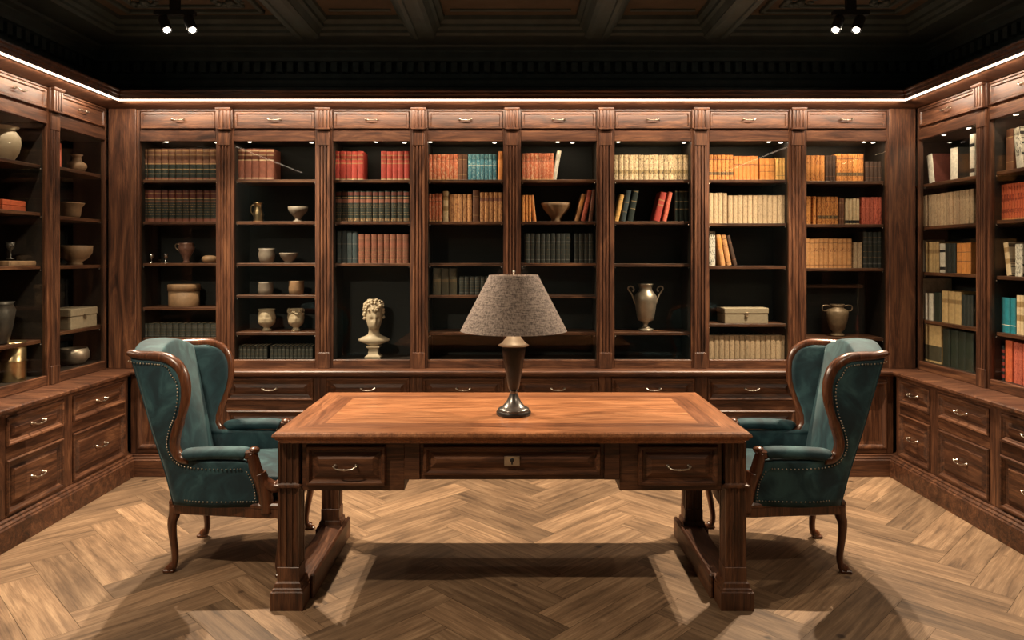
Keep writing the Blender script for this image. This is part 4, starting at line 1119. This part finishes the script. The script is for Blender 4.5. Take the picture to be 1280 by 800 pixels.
    mb.rings([rg(.97, .288), rg(1.0, .293), rg(1.0, .335), rg(1.012, .34), rg(1.012, .352), rg(.99, .362)], 0, False); P('seat_rail', mb, MAH)
    # seat cushion
    e = [0, .03, .1, .3, .5, .7, .9, .97, 1]
    def seat(u, v, w):
        x = -.235+.555*u; hw = .20+.075*u+(.0 if u < .8 else .0); y = (v-.5)*2*hw
        top = .475+.03*math.sin(math.pi*u)*math.sin(math.pi*v)-.02*(u < .01)
        xr_ = x-.03*((2*v-1)**4)*(u > .5)
        return (xr_, y, .362+(top-.362)*w)
    mb = MB(); mb.gbox(e, e, [0, .2, .6, .9, 1], seat); P('seat', mb, VELVET, sub=1)
    # back
    def back(u, v, w):                      # u thickness front->rear, v across, w up
        ztop = 1.068+.062*math.cos((v-.5)*math.pi)**1.0
        z = .36+(ztop-.36)*w
        xf_ = lerp_tab([(.36, -.165), (.6, -.215), (.9, -.275), (1.13, -.325)], z)+.022*math.sin(math.pi*v)*math.sin(math.pi*min(1, w*1.05))
        xb_ = lerp_tab([(.33, -.234), (.60, -.308), (.85, -.384), (1.13, -.458)], z)-.02*math.sin(math.pi*v)
        hw = .205+.03*w
        return (xf_+(xb_-xf_)*u, (v-.5)*2*hw, z-.012*(w > .99)*(abs(u-.5)*2)**2)
    mb = MB(); mb.gbox([0, .15, .5, .85, 1], e, [0, .1, .2, .35, .5, .65, .8, .92, .98, 1], back); P('backrest', mb, VELVET, sub=1)
    # outside back sheet closing the two side panels
    mb = MB(); rs = []
    for z in (.345, .5, .7, .9, 1.045, 1.065):
        xb = lerp_tab(xl, z); ring = []
        for q in range(11):
            v = q/10; ring.append((xb-.012*math.sin(math.pi*v)+.006, (v-.5)*2*(yw(xb, z)+.002), z))
        for q in range(10, -1, -1):
            v = q/10; ring.append((xb-.012*math.sin(math.pi*v)+.03, (v-.5)*2*(yw(xb, z)-.01), z))
        rs.append(ring)
    mb.rings(rs, 0, True); P('outside_back', mb, VELVET)
    return root
make_chair('teal velvet wing chair with carved frame at the left end of the desk', (-1.435, 3.77, 0), R(3.5))
make_chair('teal velvet wing chair with carved frame at the right end of the desk', (1.396, 3.77, 0), R(180-6))

# ------------------------------------------------------------------ ceiling spots and light
def spot_fixture(x, y, label, energy, gap=.16, size=R(150), blend=.35, aim=None):
    root = thing('ceiling_spotlight', label, 'spotlight', (x, y, 3.2))
    mb = MB(); mb.box(-gap/2-.05, gap/2+.05, -.02, .02, -.13, -.10, 0, .003); mb.box(-.03, .03, -.015, .015, -.10, 0, 0); obj('track', mb, FIXT, root)
    for s in (-1, 1):
        mb = MB(); mb.lathe([(.006, -.012), (.006, .015)], n=8); mb.lathe([(.03, -.115), (.032, -.11), (.032, -.02), (.026, -.01), (.01, 0)], n=20, cap0=False)
        mb.lathe([(.029, -.108), (.001, -.108)], n=20, cap0=False)
        hd = obj('spot_head', mb, FIXT, root); hd.location = (s*gap/2, 0, -.135)
        if aim:
            d = Vector(aim)-Vector((x, y, 3.065)); hd.rotation_euler = d.to_track_quat('-Z', 'Y').to_euler()
        mb = MB(); mb.ball((0, 0, -.113), .020, 14, 8, 0, (1, 1, .5)); obj('lens', mb, LENS, hd)
        L = bpy.data.lights.new('spot_beam', 'SPOT'); L.energy = energy; L.color = (1, .80, .58); L.spot_size = size; L.spot_blend = blend; L.shadow_soft_size = .018
        lo = bpy.data.objects.new('spot_beam', L); C.objects.link(lo); lo.parent = hd; lo.location = (0, 0, -.130)
spot_fixture(-2.13, 4.55, 'pair of lit spotlights on the ceiling above the left bookcases', 290, size=R(125), blend=.6, aim=(-.7, 3.5, 0))
spot_fixture(2.14, 4.55, 'pair of lit spotlights on the ceiling above the right bookcases', 290, .13, size=R(125), blend=.6, aim=(.7, 3.5, 0))
spot_fixture(-1.9, 1.9, 'pair of lit spotlights on the ceiling in front of the left chair', 125)
spot_fixture(2.1, 1.75, 'pair of lit spotlights on the ceiling in front of the right chair', 25)
# the strip throws its light down and back onto the drawer frieze
strip = bpy.data.objects['light_strip']
for (loc, ln, rz) in (((0, UY-.150, 2.619), 5.4, 0), ((-UX+.150, 3.0, 2.619), 3.9, R(90)), ((UX-.150, 3.0, 2.619), 3.9, R(-90))):
    L = bpy.data.lights.new('strip_beam', 'AREA'); L.shape = 'RECTANGLE'; L.size = ln; L.size_y = .008; L.energy = 6.5*ln; L.color = (1, .80, .60)
    lo = bpy.data.objects.new('strip_beam', L); C.objects.link(lo); lo.parent = strip; lo.location = loc
    lo.rotation_euler = (Matrix.Rotation(rz, 4, 'Z') @ Matrix.Rotation(R(30), 4, 'X')).to_euler()

# ------------------------------------------------------------------ camera and view
cam = bpy.data.cameras.new('camera'); co = bpy.data.objects.new('camera', cam); C.objects.link(co)
co.location = (0, 0, HC); co.rotation_euler = (R(90), 0, 0)
cam.sensor_width = 36; cam.lens = 900/1280*36; cam.shift_y = -80/1280
bpy.context.scene.camera = co
w = bpy.data.worlds.new('world'); bpy.context.scene.world = w; w.use_nodes = True
w.node_tree.nodes['Background'].inputs[0].default_value = (.01, .01, .01, 1)
sc = bpy.context.scene
sc.view_settings.view_transform = 'Standard'; sc.view_settings.look = 'None'; sc.view_settings.gamma = 1
sc.view_settings.use_curve_mapping = False; sc.view_settings.exposure = 0
sc.cycles.use_denoising = True
sc.cycles.max_bounces = 8; sc.cycles.transparent_max_bounces = 12
sc.cycles.sample_clamp_indirect = 4
